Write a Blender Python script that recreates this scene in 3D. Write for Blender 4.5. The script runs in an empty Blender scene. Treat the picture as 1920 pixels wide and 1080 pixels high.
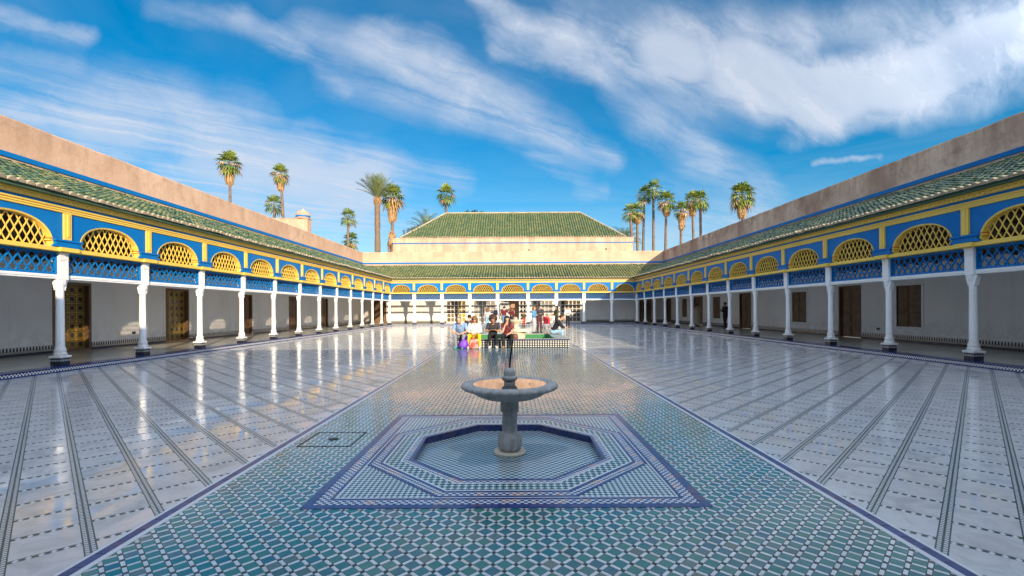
import bpy, math, random
import numpy as np
from mathutils import Vector, Matrix

random.seed(7)
RNG = np.random.default_rng(11)
scene = bpy.context.scene
C = scene.collection

# ---------------------------------------------------------------- camera
CAM_H = 1.45
FOC = 872.0            # focal length in pixels of a 1920 px wide picture
HOR = 580.0            # horizon row
ROLL = 0.0055
cam_d = bpy.data.cameras.new("camera")
cam = bpy.data.objects.new("camera", cam_d)
C.objects.link(cam)
cam_d.sensor_fit = 'HORIZONTAL'
cam_d.sensor_width = 36.0
cam_d.lens = 36.0 * FOC / 1920.0
cam_d.shift_y = (HOR - 540.0) / 1920.0
cam_d.clip_start = 0.05
cam_d.clip_end = 2000.0
cam.location = (0, 0, CAM_H)
cam.rotation_euler = (math.pi / 2, ROLL, 0)
scene.camera = cam

# ---------------------------------------------------------------- sun and sky
SUN_TRAVEL = Vector((-1.405, 3.075, -1.0)).normalized()
SUN_EL = math.asin(-SUN_TRAVEL.z)
SUN_AZ = math.atan2(-SUN_TRAVEL.x, -SUN_TRAVEL.y)     # clockwise from +Y
sun_d = bpy.data.lights.new("sun", 'SUN')
sun_d.energy = 2.25
sun_d.angle = math.radians(0.55)
sun_d.color = (1.0, 0.82, 0.58)
sun = bpy.data.objects.new("sun", sun_d)
C.objects.link(sun)
sun.rotation_euler = SUN_TRAVEL.to_track_quat('-Z', 'Y').to_euler()
sun.location = (30, -60, 40)

scene.view_settings.view_transform = 'Standard'
scene.view_settings.look = 'None'
scene.view_settings.exposure = 1.76
scene.view_settings.gamma = 1.0
scene.view_settings.use_curve_mapping = False
scene.cycles.max_bounces = 10
scene.cycles.diffuse_bounces = 7
scene.cycles.glossy_bounces = 4
scene.cycles.transmission_bounces = 4
scene.cycles.transparent_max_bounces = 6
scene.cycles.caustics_reflective = False
scene.cycles.caustics_refractive = False


class NT:
    """small node-tree helper"""
    def __init__(self, tree):
        self.t = tree

    def n(self, kind, **kw):
        nd = self.t.nodes.new(kind)
        for k, v in kw.items():
            setattr(nd, k, v)
        return nd

    def set(self, sock, v):
        if isinstance(v, bpy.types.NodeSocket):
            self.t.links.new(v, sock)
        elif v is not None:
            sock.default_value = v

    def math(self, op, a, b=None, c=None, clamp=False):
        nd = self.n('ShaderNodeMath', operation=op, use_clamp=clamp)
        self.set(nd.inputs[0], a)
        if b is not None:
            self.set(nd.inputs[1], b)
        if c is not None:
            self.set(nd.inputs[2], c)
        return nd.outputs[0]

    def vec(self, op, a, b=None, scale=None):
        nd = self.n('ShaderNodeVectorMath', operation=op)
        self.set(nd.inputs[0], a)
        if b is not None:
            self.set(nd.inputs[1], b)
        if scale is not None:
            self.set(nd.inputs['Scale'], scale)
        return nd.outputs['Value'] if op in ('DOT_PRODUCT', 'LENGTH') else nd.outputs[0]

    def sep(self, v):
        nd = self.n('ShaderNodeSeparateXYZ')
        self.set(nd.inputs[0], v)
        return nd.outputs

    def comb(self, x=0.0, y=0.0, z=0.0):
        nd = self.n('ShaderNodeCombineXYZ')
        for i, v in enumerate((x, y, z)):
            self.set(nd.inputs[i], v)
        return nd.outputs[0]

    def noise(self, vec, scale=5.0, detail=4.0, rough=0.55, dist=0.0):
        nd = self.n('ShaderNodeTexNoise')
        self.set(nd.inputs['Vector'], vec)
        nd.inputs['Scale'].default_value = scale
        nd.inputs['Detail'].default_value = detail
        nd.inputs['Roughness'].default_value = rough
        nd.inputs['Distortion'].default_value = dist
        return nd.outputs['Fac']

    def map(self, v, a, b, c, d, smooth=False):
        nd = self.n('ShaderNodeMapRange', interpolation_type='SMOOTHSTEP' if smooth else 'LINEAR')
        self.set(nd.inputs[0], v)
        for i, x in enumerate((a, b, c, d)):
            self.set(nd.inputs[1 + i], x)
        return nd.outputs[0]

    def mix(self, f, a, b, blend='MIX'):
        nd = self.n('ShaderNodeMix', data_type='RGBA', blend_type=blend)
        self.set(nd.inputs[0], f)
        for s, v in ((nd.inputs[6], a), (nd.inputs[7], b)):
            if isinstance(v, tuple) and len(v) == 3:
                v = (*v, 1.0)
            self.set(s, v)
        return nd.outputs[2]

    def ramp(self, f, stops, const=False):
        nd = self.n('ShaderNodeValToRGB')
        cr = nd.color_ramp
        cr.interpolation = 'CONSTANT' if const else 'LINEAR'
        while len(cr.elements) < len(stops):
            cr.elements.new(0.5)
        for e, (p, col) in zip(cr.elements, stops):
            e.position = p
            e.color = (*col, 1.0)
        self.set(nd.inputs[0], f)
        return nd.outputs[0]


def build_world():
    w = bpy.data.worlds.new("World")
    scene.world = w
    w.use_nodes = True
    t = w.node_tree
    t.nodes.clear()
    k = NT(t)
    sky = k.n('ShaderNodeTexSky', sky_type='NISHITA')
    sky.sun_disc = False
    sky.sun_elevation = SUN_EL
    sky.sun_rotation = SUN_AZ
    sky.altitude = 450
    sky.air_density = 1.0
    sky.dust_density = 0.35
    sky.ozone_density = 2.2
    hs = k.n('ShaderNodeHueSaturation')
    hs.inputs['Hue'].default_value = 0.493
    hs.inputs['Saturation'].default_value = 1.66
    hs.inputs['Value'].default_value = 0.30
    t.links.new(sky.outputs[0], hs.inputs['Color'])
    d = k.n('ShaderNodeTexCoord').outputs['Generated']
    x, y, z = k.sep(d)
    ay = k.math('MAXIMUM', k.math('ABSOLUTE', y), 0.08)
    u = k.math('DIVIDE', x, ay)
    v = k.math('DIVIDE', z, ay)
    P0 = k.comb(u, v, 0.0)
    # wisps drift: warp the layout with noise
    wn = k.n('ShaderNodeTexNoise')
    k.set(wn.inputs['Vector'], P0)
    wn.inputs['Scale'].default_value = 3.2
    wn.inputs['Detail'].default_value = 5.0
    wn.inputs['Roughness'].default_value = 0.6
    warp = k.vec('SCALE', k.vec('SUBTRACT', wn.outputs['Color'], (0.5, 0.5, 0.5)), scale=0.11)
    P = k.vec('MULTIPLY', k.vec('ADD', P0, warp), (1, 1, 0))

    def px(a, b):
        return ((a - 960.0) / FOC, (HOR - b) / FOC, 0.0)

    strokes = CLOUDS
    total = None
    for (x1, y1, x2, y2, wd, inten) in strokes:
        A = Vector(px(x1, y1)); B = Vector(px(x2, y2)); AB = B - A
        pa = k.vec('SUBTRACT', P, tuple(A))
        tt = k.math('MULTIPLY', k.vec('DOT_PRODUCT', pa, tuple(AB)), 1.0 / AB.length_squared, clamp=True)
        dd = k.vec('LENGTH', k.vec('SUBTRACT', pa, k.vec('SCALE', tuple(AB), scale=tt)))
        m = k.map(dd, wd * 1.5 / FOC, wd * (0.55 if inten > 0.7 else 0.0) / FOC, 0.0, inten, smooth=True)
        if total is None:
            total = m
        else:                       # screen-like accumulation
            total = k.math('SUBTRACT', k.math('ADD', total, m), k.math('MULTIPLY', total, m))
    # streaky cirrus texture in the plane of the cloud layer: parallel wisps fan out in perspective
    zz = k.math('MAXIMUM', z, 0.06)
    q = k.comb(k.math('DIVIDE', x, zz), k.math('DIVIDE', y, zz), 0.0)
    qw = k.vec('ADD', q, k.vec('SCALE', k.vec('SUBTRACT', wn.outputs['Color'], (0.5, 0.5, 0.5)), scale=0.40))
    rot = k.n('ShaderNodeVectorRotate', rotation_type='Z_AXIS')
    k.set(rot.inputs['Vector'], qw)
    rot.inputs['Angle'].default_value = math.radians(50)
    st = k.vec('MULTIPLY', rot.outputs[0], (3.4, 0.50, 1.0))
    n1 = k.noise(st, 1.5, 8.0, 0.66, 0.35)
    n2 = k.noise(P0, 7.0, 7.0, 0.65, 0.9)
    tex = k.math('ADD', k.math('MULTIPLY', n1, 0.74), k.math('MULTIPLY', n2, 0.26))
    texm = k.map(tex, 0.36, 0.64, 0.0, 1.0)
    cov = k.math('MULTIPLY', total, k.math('ADD', k.math('MULTIPLY', texm, 0.92), 0.30), clamp=True)
    cov = k.math('MAXIMUM', cov, k.math('MULTIPLY', k.map(total, 0.62, 1.0, 0.0, 0.95, smooth=True), k.map(texm, 0.0, 1.0, 0.84, 1.04)), clamp=True)
    # thin general cirrus elsewhere; thickened overhead, out of view, to fill the shade
    n3 = k.noise(q, 0.55, 6.0, 0.6, 1.2)
    thin = k.map(n3, 0.36, 0.66, 0.0, 0.85)
    thin = k.math('MULTIPLY', thin, k.map(v, 0.60, 1.2, 0.16, 1.0))
    cov = k.math('MAXIMUM', cov, thin, clamp=True)
    cov = k.math('MULTIPLY', cov, k.map(z, -0.02, 0.03, 0.0, 1.0), clamp=True)
    # pale band low down
    low = k.map(v, 0.0, 0.36, 0.40, 0.0, smooth=True)
    cov = k.math('SUBTRACT', k.math('ADD', cov, low), k.math('MULTIPLY', cov, low), clamp=True)
    # ice-cloud forward scatter, boosted towards the unseen sun as fill for the shade
    mu = k.vec('DOT_PRODUCT', d, tuple(-SUN_TRAVEL))
    fwd_fill = k.map(mu, -0.45, 0.95, 1.0, 6.0, smooth=True)
    cloud_col = k.vec('SCALE', CLOUD_COL, scale=fwd_fill)
    col = k.mix(k.math('MULTIPLY', cov, 0.94), hs.outputs[0], cloud_col)
    bg = k.n('ShaderNodeBackground')
    k.set(bg.inputs[0], col)
    bg.inputs[1].default_value = SKY_STRENGTH
    out = k.n('ShaderNodeOutputWorld')
    t.links.new(bg.outputs[0], out.inputs[0])


SKY_STRENGTH = 0.15
CLOUD_COL = (1.34, 1.47, 1.72)
CLOUDS = [
    (-60, 150, 330, 185, 60, .50), (60, 215, 470, 215, 55, .50), (-60, 215, 250, 262, 60, .62),
    (180, 250, 560, 300, 60, .62), (380, 272, 720, 330, 60, .68), (330, 355, 680, 362, 60, .78),
    (700, 325, 850, 345, 40, .42), (700, 375, 560, 330, 50, .45), (620, 430, 800, 425, 45, .35),
    (0, 22, 170, 62, 26, .58), (-60, 90, 140, 110, 30, .28),
    (300, 0, 520, 60, 26, .36), (450, 30, 560, 95, 24, .42), (540, 70, 640, 180, 15, .36),
    (580, 55, 790, 95, 55, .46), (690, 70, 880, 150, 42, .60), (800, 120, 980, 200, 62, .55),
    (640, 150, 900, 210, 60, .42), (880, 190, 1040, 262, 60, .46), (780, 110, 700, 60, 30, .30),
    (1020, 240, 1150, 305, 32, .46), (1010, 300, 1090, 330, 26, .28), (1090, 258, 1160, 305, 10, .30),
    (900, 0, 985, 60, 34, .62), (960, 60, 1060, 75, 46, .66), (940, 92, 1010, 112, 18, .5),
    (1060, 85, 1270, 118, 50, .74), (1260, 95, 1440, 150, 70, .82), (1400, 130, 1560, 190, 66, .93),
    (1540, 190, 1720, 160, 58, .90), (1700, 150, 1940, 70, 70, .86), (1520, 60, 1900, 30, 60, .50),
    (1060, 10, 1480, 40, 50, .34), (1380, 50, 1500, 80, 40, .42), (1150, 170, 1420, 235, 34, .30),
    (1215, 235, 1330, 310, 42, .52), (1330, 300, 1420, 350, 46, .40), (1250, 360, 1450, 380, 42, .26),
    (1530, 303, 1650, 304, 7, .62), (1480, 262, 1760, 215, 22, .42), (1700, 240, 1960, 170, 34, .42),
    (1190, 440, 1420, 420, 38, .50), (1090, 365, 1130, 366, 20, .30), (1180, 215, 1320, 210, 40, .22),
]
build_world()


# ---------------------------------------------------------------- materials
def lin(r, g, b):
    f = lambda c: (c / 255 / 12.92) if c <= 10 else ((c / 255 + 0.055) / 1.055) ** 2.4
    return (f(r), f(g), f(b))


MATS = {}


def mat(name, base=None, rough=0.6, spec=0.5, build=None, metallic=0.0, bump=None):
    m = bpy.data.materials.new(name)
    m.use_nodes = True
    t = m.node_tree
    b = t.nodes['Principled BSDF']
    k = NT(t)
    b.inputs['Roughness'].default_value = rough
    b.inputs['Specular IOR Level'].default_value = spec
    b.inputs['Metallic'].default_value = metallic
    if base is not None:
        b.inputs['Base Color'].default_value = (*base, 1)
    if build:
        r = build(k, b)
        if r is not None:
            k.set(b.inputs['Base Color'], r)
    if bump:
        pos = k.n('ShaderNodeNewGeometry').outputs['Position']
        h = k.noise(pos, bump[0], 4.0, 0.6)
        bn = k.n('ShaderNodeBump')
        bn.inputs['Strength'].default_value = bump[1]
        bn.inputs['Distance'].default_value = bump[2]
        k.set(bn.inputs['Height'], h)
        t.links.new(bn.outputs[0], b.inputs['Normal'])
    MATS[name] = m
    return m


def wpos(k):
    return k.n('ShaderNodeNewGeometry').outputs['Position']


def opos(k):
    return k.n('ShaderNodeTexCoord').outputs['Object']


def tone(k):
    a = k.n('ShaderNodeAttribute', attribute_name='tone').outputs['Fac']
    r = k.n('ShaderNodeObjectInfo').outputs['Random']
    return k.math('ADD', a, k.math('MULTIPLY', r, k.math('LESS_THAN', a, 1e-4)))


def worn(base, dark, s1=0.8, s2=9.0, amt=0.5, vary=0.16):
    def f(k, b):
        nonlocal base
        p = wpos(k)
        rnd = k.n('ShaderNodeObjectInfo').outputs['Random']
        base_s = k.mix(k.math('MULTIPLY', rnd, vary), base, tuple(0.5 * c + 0.5 * d for c, d in zip(dark, (0.45, 0.42, 0.38))))
        n = k.noise(p, s1, 5.0, 0.6)
        n2 = k.noise(p, s2, 4.0, 0.6)
        c = k.mix(k.map(n, 0.42, 0.72, 0.0, amt), base_s, dark)
        return k.mix(k.map(n2, 0.55, 0.8, 0.0, amt * 0.6), c, dark)
    return f


def plaster(base, stain, pale):
    def f(k, b):
        p = wpos(k)
        n = k.noise(p, 0.45, 6.0, 0.62, 0.4)
        n2 = k.noise(p, 2.1, 6.0, 0.68, 0.6)
        st = k.noise(k.vec('MULTIPLY', p, (0.9, 0.9, 0.16)), 1.4, 6.0, 0.7)
        fine = k.noise(p, 12.0, 4.0, 0.6)
        z = k.sep(p)[2]
        up = k.map(z, 6.0, 7.2, 0.10, 1.0)      # rain streaks run down from the top edge
        c = k.mix(k.map(n, 0.40, 0.60, 0.0, 0.75), base, pale)
        c = k.mix(k.math('MULTIPLY', k.map(st, 0.42, 0.66, 0.0, 0.95), up), c, stain)
        c = k.mix(k.math('MULTIPLY', k.map(n2, 0.50, 0.64, 0.0, 0.60), k.map(z, 5.9, 7.0, 0.3, 1.0)), c, stain)
        return k.mix(k.map(fine, 0.5, 0.8, 0.0, 0.25), c, stain)
    return f


BLUE = (0.0, 0.155, 0.440)
YEL = (0.82, 0.555, 0.095)
def wall_white(k, b):
    p = wpos(k)
    z = k.sep(p)[2]
    n = k.noise(p, 0.6, 6.0, 0.65)
    n2 = k.noise(p, 3.5, 6.0, 0.7)
    st = k.noise(k.vec('MULTIPLY', p, (2.2, 2.2, 0.3)), 1.2, 5.0, 0.65)
    c = k.mix(k.map(n, 0.40, 0.70, 0.0, 0.6), (0.84, 0.82, 0.79), (0.72, 0.69, 0.645))
    damp = k.math('MULTIPLY', k.map(z, 0.35, 1.15, 1.0, 0.0), k.map(n2, 0.42, 0.62, 0.0, 0.55))
    c = k.mix(damp, c, (0.52, 0.42, 0.33))
    return k.mix(k.map(st, 0.56, 0.74, 0.0, 0.35), c, (0.60, 0.575, 0.54))


mat('paint_blue', rough=0.5, spec=0.12, build=worn(BLUE, (0.0, 0.100, 0.34), 1.1, 12, 0.45, 0.05), bump=(30, .25, .004))
mat('paint_yellow', rough=0.42, spec=0.4, build=worn(YEL, (0.62, 0.38, 0.055), 1.1, 14, 0.4, 0.10), bump=(30, .2, .004))
mat('paint_orange', (0.55, 0.10, 0.02), rough=0.5)
def white_paint(k, b):
    p = wpos(k)
    z = k.sep(p)[2]
    n = k.noise(p, 1.3, 5.0, 0.6)
    n2 = k.noise(p, 9.0, 6.0, 0.7)
    rnd = k.n('ShaderNodeObjectInfo').outputs['Random']
    c = k.mix(k.math('MULTIPLY', rnd, 0.35), (0.82, 0.815, 0.80), (0.72, 0.70, 0.66))
    c = k.mix(k.map(n, 0.42, 0.72, 0.0, 0.4), c, (0.68, 0.655, 0.61))
    grime = k.math('MULTIPLY', k.map(z, 0.30, 0.95, 1.0, 0.0), k.map(n2, 0.42, 0.60, 0.0, 0.55))
    c = k.mix(grime, c, (0.42, 0.36, 0.29))
    return k.mix(k.map(n2, 0.60, 0.72, 0.0, 0.35), c, (0.45, 0.41, 0.36))


mat('paint_white', rough=0.5, spec=0.4, build=white_paint, bump=(22, .2, .004))
mat('wall_white', rough=0.75, spec=0.25, build=wall_white, bump=(9, .25, .01))
mat('plaster_salmon', rough=0.9, spec=0.15,
    build=plaster((0.57, 0.365, 0.250), (0.40, 0.255, 0.172), (0.65, 0.445, 0.320)), bump=(7, .5, .02))
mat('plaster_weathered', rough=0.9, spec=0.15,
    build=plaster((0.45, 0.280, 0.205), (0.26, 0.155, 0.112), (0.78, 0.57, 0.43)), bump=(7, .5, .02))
mat('wood_dark', rough=0.55, spec=0.35, build=worn((0.175, 0.095, 0.048), (0.085, 0.047, 0.026), 2.5, 25, 0.7), bump=(40, .3, .004))
mat('wood_ceiling', rough=0.7, spec=0.2, build=worn((0.16, 0.095, 0.055), (0.08, 0.048, 0.03), 2.0, 12, 0.7))
mat('door_gold', rough=0.35, spec=0.5, build=worn((0.48, 0.28, 0.025), (0.20, 0.11, 0.015), 2.0, 20, 0.6))
mat('door_glass', (0.06, 0.05, 0.045), rough=0.08, spec=0.6)
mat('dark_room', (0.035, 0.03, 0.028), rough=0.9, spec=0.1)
mat('pane_brown', rough=0.06, spec=0.6, build=lambda k, b: k.ramp(
    k.n('ShaderNodeObjectInfo').outputs['Random'],
    [(0.0, (0.10, 0.075, 0.05)), (0.35, (0.17, 0.12, 0.06)), (0.6, (0.12, 0.10, 0.09)), (1.0, (0.20, 0.15, 0.07))]))
mat('pane_yellow', rough=0.06, spec=0.6, build=lambda k, b: k.ramp(
    k.n('ShaderNodeObjectInfo').outputs['Random'],
    [(0.0, (0.16, 0.11, 0.05)), (0.5, (0.36, 0.25, 0.05)), (1.0, (0.50, 0.34, 0.05))]))
mat('pane_grey', rough=0.05, spec=0.7, build=lambda k, b: k.ramp(
    k.n('ShaderNodeObjectInfo').outputs['Random'],
    [(0.0, (0.22, 0.20, 0.18)), (0.5, (0.33, 0.30, 0.27)), (1.0, (0.42, 0.39, 0.35))]))


def roof_col(k, b):
    p = wpos(k)
    t = tone(k)
    n = k.noise(p, 1.1, 5.0, 0.6)
    f = k.math('ADD', k.math('MULTIPLY', t, 0.72), k.math('MULTIPLY', k.math('SUBTRACT', n, 0.55), 0.6))
    c = k.ramp(f, [(0.0, (0.022, 0.064, 0.044)), (0.22, (0.050, 0.105, 0.062)), (0.42, (0.100, 0.150, 0.072)),
                   (0.58, (0.165, 0.190, 0.078)), (0.74, (0.23, 0.225, 0.100)), (0.88, (0.33, 0.275, 0.150)), (1.0, (0.42, 0.33, 0.20))])
    fine = k.noise(p, 24.0, 3.0, 0.6)
    return k.mix(k.map(fine, 0.55, 0.75, 0.0, 0.45), c, (0.26, 0.21, 0.13))


mat('roof_green', rough=0.30, spec=0.5, build=roof_col, bump=(60, .3, .004))
mat('roof_pan', rough=0.5, spec=0.3, build=worn((0.028, 0.085, 0.036), (0.018, 0.045, 0.022), 1.3, 16, 0.6))
mat('roof_mortar', rough=0.9, spec=0.1, build=worn((0.44, 0.35, 0.24), (0.20, 0.17, 0.10), 1.5, 16, 0.6))


def marble_col(k, b):
    p = wpos(k)
    t = tone(k)
    w = k.vec('ADD', p, k.vec('SCALE', k.comb(t, t, t), scale=17.0))
    n = k.noise(w, 3.2, 7.0, 0.65, 1.6)
    c = k.ramp(n, [(0.25, (0.36, 0.37, 0.385)), (0.45, (0.52, 0.525, 0.53)), (0.58, (0.63, 0.63, 0.63)), (0.78, (0.44, 0.45, 0.465))])
    c = k.mix(k.map(t, 0.0, 1.0, 0.0, 0.25), c, (0.58, 0.56, 0.55))
    big = k.noise(p, 0.5, 4.0, 0.6)
    k.set(b.inputs['Roughness'], k.map(k.math('ADD', k.noise(p, 1.3, 6.0, 0.7), k.math('MULTIPLY', t, 0.10)), 0.44, 0.76, 0.035, 0.24))
    return k.mix(k.map(big, 0.45, 0.75, 0.0, 0.22), c, (0.52, 0.50, 0.48))


mat('marble', rough=0.1, spec=0.68, build=marble_col, bump=(1.6, .10, .02))


def zel_green(k, b):
    t = tone(k)
    p = wpos(k)
    c = k.ramp(t, [(0.0, (0.020, 0.125, 0.150)), (0.25, (0.026, 0.165, 0.165)), (0.5, (0.036, 0.190, 0.160)),
                   (0.72, (0.060, 0.190, 0.140)), (0.82, (0.022, 0.115, 0.175)), (0.90, (0.10, 0.165, 0.160)),
                   (0.955, (0.17, 0.175, 0.135)), (1.0, (0.014, 0.085, 0.080))])
    n = k.noise(p, 22.0, 4.0, 0.6)
    big = k.noise(p, 0.9, 4.0, 0.6)
    c = k.mix(k.map(big, 0.4, 0.7, 0.0, 0.35), c, (0.02, 0.13, 0.10))
    k.set(b.inputs['Roughness'], k.map(k.noise(p, 1.6, 6.0, 0.7), 0.35, 0.72, 0.05, 0.30))
    return k.mix(k.map(n, 0.45, 0.75, 0.0, 0.4), c, (0.09, 0.22, 0.21))


mat('tile_green', rough=0.1, spec=0.75, build=zel_green, bump=(45, .10, .003))
mat('tile_white', rough=0.1, spec=0.7, build=lambda k, b: k.mix(
    k.map(k.noise(wpos(k), 18.0, 4.0, 0.6), 0.4, 0.75, 0.0, 0.5),
    k.ramp(tone(k), [(0.0, (0.62, 0.64, 0.65)), (0.7, (0.74, 0.75, 0.75)), (1.0, (0.60, 0.56, 0.50))]), (0.40, 0.40, 0.40)))
mat('tile_dark', (0.03, 0.065, 0.065), rough=0.25)
mat('grout', rough=0.7, spec=0.3, build=worn((0.10, 0.13, 0.13), (0.06, 0.07, 0.07), 1.5, 20, 0.6))


def navy_tiles(k, b):
    p = wpos(k)
    br = k.n('ShaderNodeTexVoronoi', feature='F1')
    k.set(br.inputs['Vector'], p)
    br.inputs['Scale'].default_value = 14.0
    t = k.sep(br.outputs['Color'])[0]
    c = k.ramp(t, [(0.0, (0.018, 0.032, 0.125)), (0.5, (0.025, 0.05, 0.19)), (0.8, (0.05, 0.055, 0.16)), (1.0, (0.09, 0.06, 0.13))])
    return k.mix(k.map(k.noise(p, 25.0, 3.0, 0.6), 0.5, 0.8, 0.0, 0.4), c, (0.10, 0.11, 0.17))


mat('tile_navy', rough=0.2, spec=0.55, build=navy_tiles)


def checker(k, p2, size, w=(0.60, 0.63, 0.65), d=(0.020, 0.105, 0.11), rot=0.0, orange=0.0):
    if rot:
        r = k.n('ShaderNodeVectorRotate', rotation_type='Z_AXIS')
        k.set(r.inputs['Vector'], p2)
        r.inputs['Angle'].default_value = rot
        p2 = r.outputs[0]
    ch = k.n('ShaderNodeTexChecker')
    k.set(ch.inputs['Vector'], p2)
    ch.inputs['Scale'].default_value = 1.0 / size
    ch.inputs['Color1'].default_value = (*w, 1)
    ch.inputs['Color2'].default_value = (*d, 1)
    c = ch.outputs[0]
    if orange:
        n = k.noise(p2, orange, 1.0, 0.5)
        ch2 = k.mix(k.map(n, 0.585, 0.60, 0.0, 1.0), d, (0.36, 0.13, 0.06))
        k.set(ch.inputs['Color2'], ch2)
    return c


def flat(k):
    return k.vec('MULTIPLY', opos(k), (1, 1, 0))


def dots(k, p2, size, w, d, r=0.72):
    """small dark square in every cell, corners nibbled: reads as a star mosaic"""
    x, y, _ = k.sep(k.vec('SCALE', p2, scale=1.0 / size))
    fx = k.math('ABSOLUTE', k.math('SUBTRACT', k.math('FRACT', x), 0.5))
    fy = k.math('ABSOLUTE', k.math('SUBTRACT', k.math('FRACT', y), 0.5))
    m = k.math('MAXIMUM', fx, fy)
    inner = k.math('LESS_THAN', m, r * 0.5)
    s = k.math('ADD', fx, fy)
    star = k.math('LESS_THAN', s, 0.54)
    f = k.math('MAXIMUM', k.math('MULTIPLY', inner, k.math('LESS_THAN', s, 0.64)), k.math('MULTIPLY', star, 1.0))
    return k.mix(f, w, d)


mat('mosaic_check', rough=0.22, spec=0.5, build=lambda k, b: checker(k, k.vec('ADD', flat(k), (0.013, 0.011, 0.37)), 0.031, rot=math.radians(45)))
mat('mosaic_star', rough=0.22, spec=0.5, build=lambda k, b: dots(k, flat(k), 0.056, (0.60, 0.63, 0.65), (0.024, 0.115, 0.105)))
mat('mosaic_band', rough=0.22, spec=0.5, build=lambda k, b: checker(k, k.vec('ADD', flat(k), (0.007, 0.009, 0.37)), 0.028, d=(0.02, 0.035, 0.15), orange=9.0))
mat('mosaic_basin', rough=0.2, spec=0.5, build=lambda k, b: k.mix(
    k.map(k.noise(wpos(k), 1.7, 5.0, 0.6), 0.5, 0.72, 0.0, 0.6),
    checker(k, k.vec('ADD', flat(k), (0.012, 0.011, 0.37)), 0.036, w=(0.54, 0.60, 0.63), d=(0.018, 0.105, 0.115)), (0.30, 0.28, 0.27)))
mat('line_white', (0.66, 0.68, 0.69), rough=0.25)


def band_pattern(k, b):
    """zigzag and bow-tie bands laid between the marble slabs; a runs along the wide bands"""
    x, y, _ = k.sep(opos(k))
    PA, PB, WB, WA = PITCH_A, PITCH_B, BAND_W, DASH_W
    fb = k.math('SUBTRACT', k.math('FRACT', k.math('ADD', k.math('DIVIDE', y, PB), 0.5)), 0.5)
    vb = k.math('ABSOLUTE', k.math('MULTIPLY', fb, PB))           # distance to band axis
    inb = k.math('LESS_THAN', vb, WB / 2)
    ph = k.math('FRACT', k.math('ADD', k.math('DIVIDE', x, 0.034), k.math('MULTIPLY', k.math('ABSOLUTE', k.math('SUBTRACT', vb, WB / 4)), 26.0)))
    zig = k.math('LESS_THAN', ph, 0.40)
    edge = k.math('GREATER_THAN', vb, WB / 2 - 0.008)
    core = k.math('LESS_THAN', vb, 0.006)
    dk = k.math('MAXIMUM', k.math('MAXIMUM', zig, edge), core)
    white = (0.62, 0.63, 0.64)
    dark = (0.060, 0.092, 0.090)
    cb = k.mix(dk, white, dark)
    fa = k.math('SUBTRACT', k.math('FRACT', k.math('ADD', k.math('DIVIDE', x, PA), 0.5)), 0.5)
    va = k.math('ABSOLUTE', k.math('MULTIPLY', fa, PA))
    q = k.math('ABSOLUTE', k.math('SUBTRACT', k.math('FRACT', k.math('DIVIDE', y, 0.054)), 0.5))
    bow = k.math('LESS_THAN', q, k.math('ADD', k.math('MULTIPLY', va, 11.0), 0.20))
    ca = k.mix(bow, white, dark)
    return k.mix(inb, ca, cb)


PITCH_A, PITCH_B, BAND_W, DASH_W = 0.378, 0.383, 0.066, 0.042
mat('court_bands', rough=0.2, spec=0.5, build=band_pattern)


def kerb_pattern(k, b):
    p = opos(k)
    x, y, z = k.sep(p)
    ch = checker(k, k.comb(x, z, 0.31), 0.036, w=(0.74, 0.74, 0.72), d=(0.015, 0.02, 0.05))
    inb = k.math('MULTIPLY', k.math('GREATER_THAN', z, 0.034), k.math('LESS_THAN', z, 0.094))
    inb = k.math('MULTIPLY', inb, k.math('LESS_THAN', y, -0.395))
    n = k.noise(p, 6.0, 4.0, 0.6)
    nav = k.mix(n, (0.014, 0.024, 0.095), (0.035, 0.055, 0.19))
    return k.mix(inb, nav, ch)


mat('kerb_tiles', rough=0.2, spec=0.55, build=kerb_pattern)


def gallery_pattern(k, b):
    p = opos(k)
    x, y, z = k.sep(p)
    u = k.math('ADD', x, k.math('MULTIPLY', y, 0.28))
    ln = k.math('LESS_THAN', k.math('FRACT', k.math('DIVIDE', u, 0.21)), 0.14)
    cr = k.math('LESS_THAN', k.math('FRACT', k.math('DIVIDE', y, 0.16)), 0.12)
    n = k.noise(wpos(k), 1.2, 5.0, 0.6)
    base = k.mix(n, (0.30, 0.295, 0.25), (0.50, 0.47, 0.39))
    c = k.mix(k.math('MULTIPLY', cr, 0.25), base, (0.08, 0.08, 0.07))
    return k.mix(k.math('MULTIPLY', ln, 0.55), c, (0.42, 0.42, 0.38))


mat('gallery_tiles', rough=0.22, spec=0.5, build=gallery_pattern)


def dado_pattern(k, b):
    p = opos(k)
    x, y, z = k.sep(p)
    fr = k.math('ABSOLUTE', k.math('SUBTRACT', k.math('FRACT', k.math('DIVIDE', x, 0.095)), 0.5))
    rel = k.map(z, 0.27, 0.37, 0.36, 0.20)
    mer = k.math('LESS_THAN', fr, rel)
    c = k.mix(mer, (0.60, 0.58, 0.54), (0.02, 0.02, 0.025))
    low = k.math('LESS_THAN', z, 0.265)
    mid = k.math('LESS_THAN', z, 0.20)
    c = k.mix(low, c, (0.28, 0.26, 0.23))
    return k.mix(mid, c, (0.014, 0.018, 0.045))


mat('dado_tiles', rough=0.25, spec=0.5, build=dado_pattern)


def pedestal_pattern(k, b):
    p = opos(k)
    x, y, z = k.sep(p)
    u = k.math('ADD', x, y)
    fr = k.math('GREATER_THAN', k.math('FRACT', k.math('DIVIDE', u, 0.052)), 0.45)
    inb = k.math('MULTIPLY', k.math('GREATER_THAN', z, 0.225), k.math('LESS_THAN', z, 0.272))
    return k.mix(k.math('MULTIPLY', fr, inb), (0.014, 0.016, 0.032), (0.42, 0.42, 0.40))


mat('pedestal_tiles', rough=0.2, spec=0.55, build=pedestal_pattern)


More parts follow.
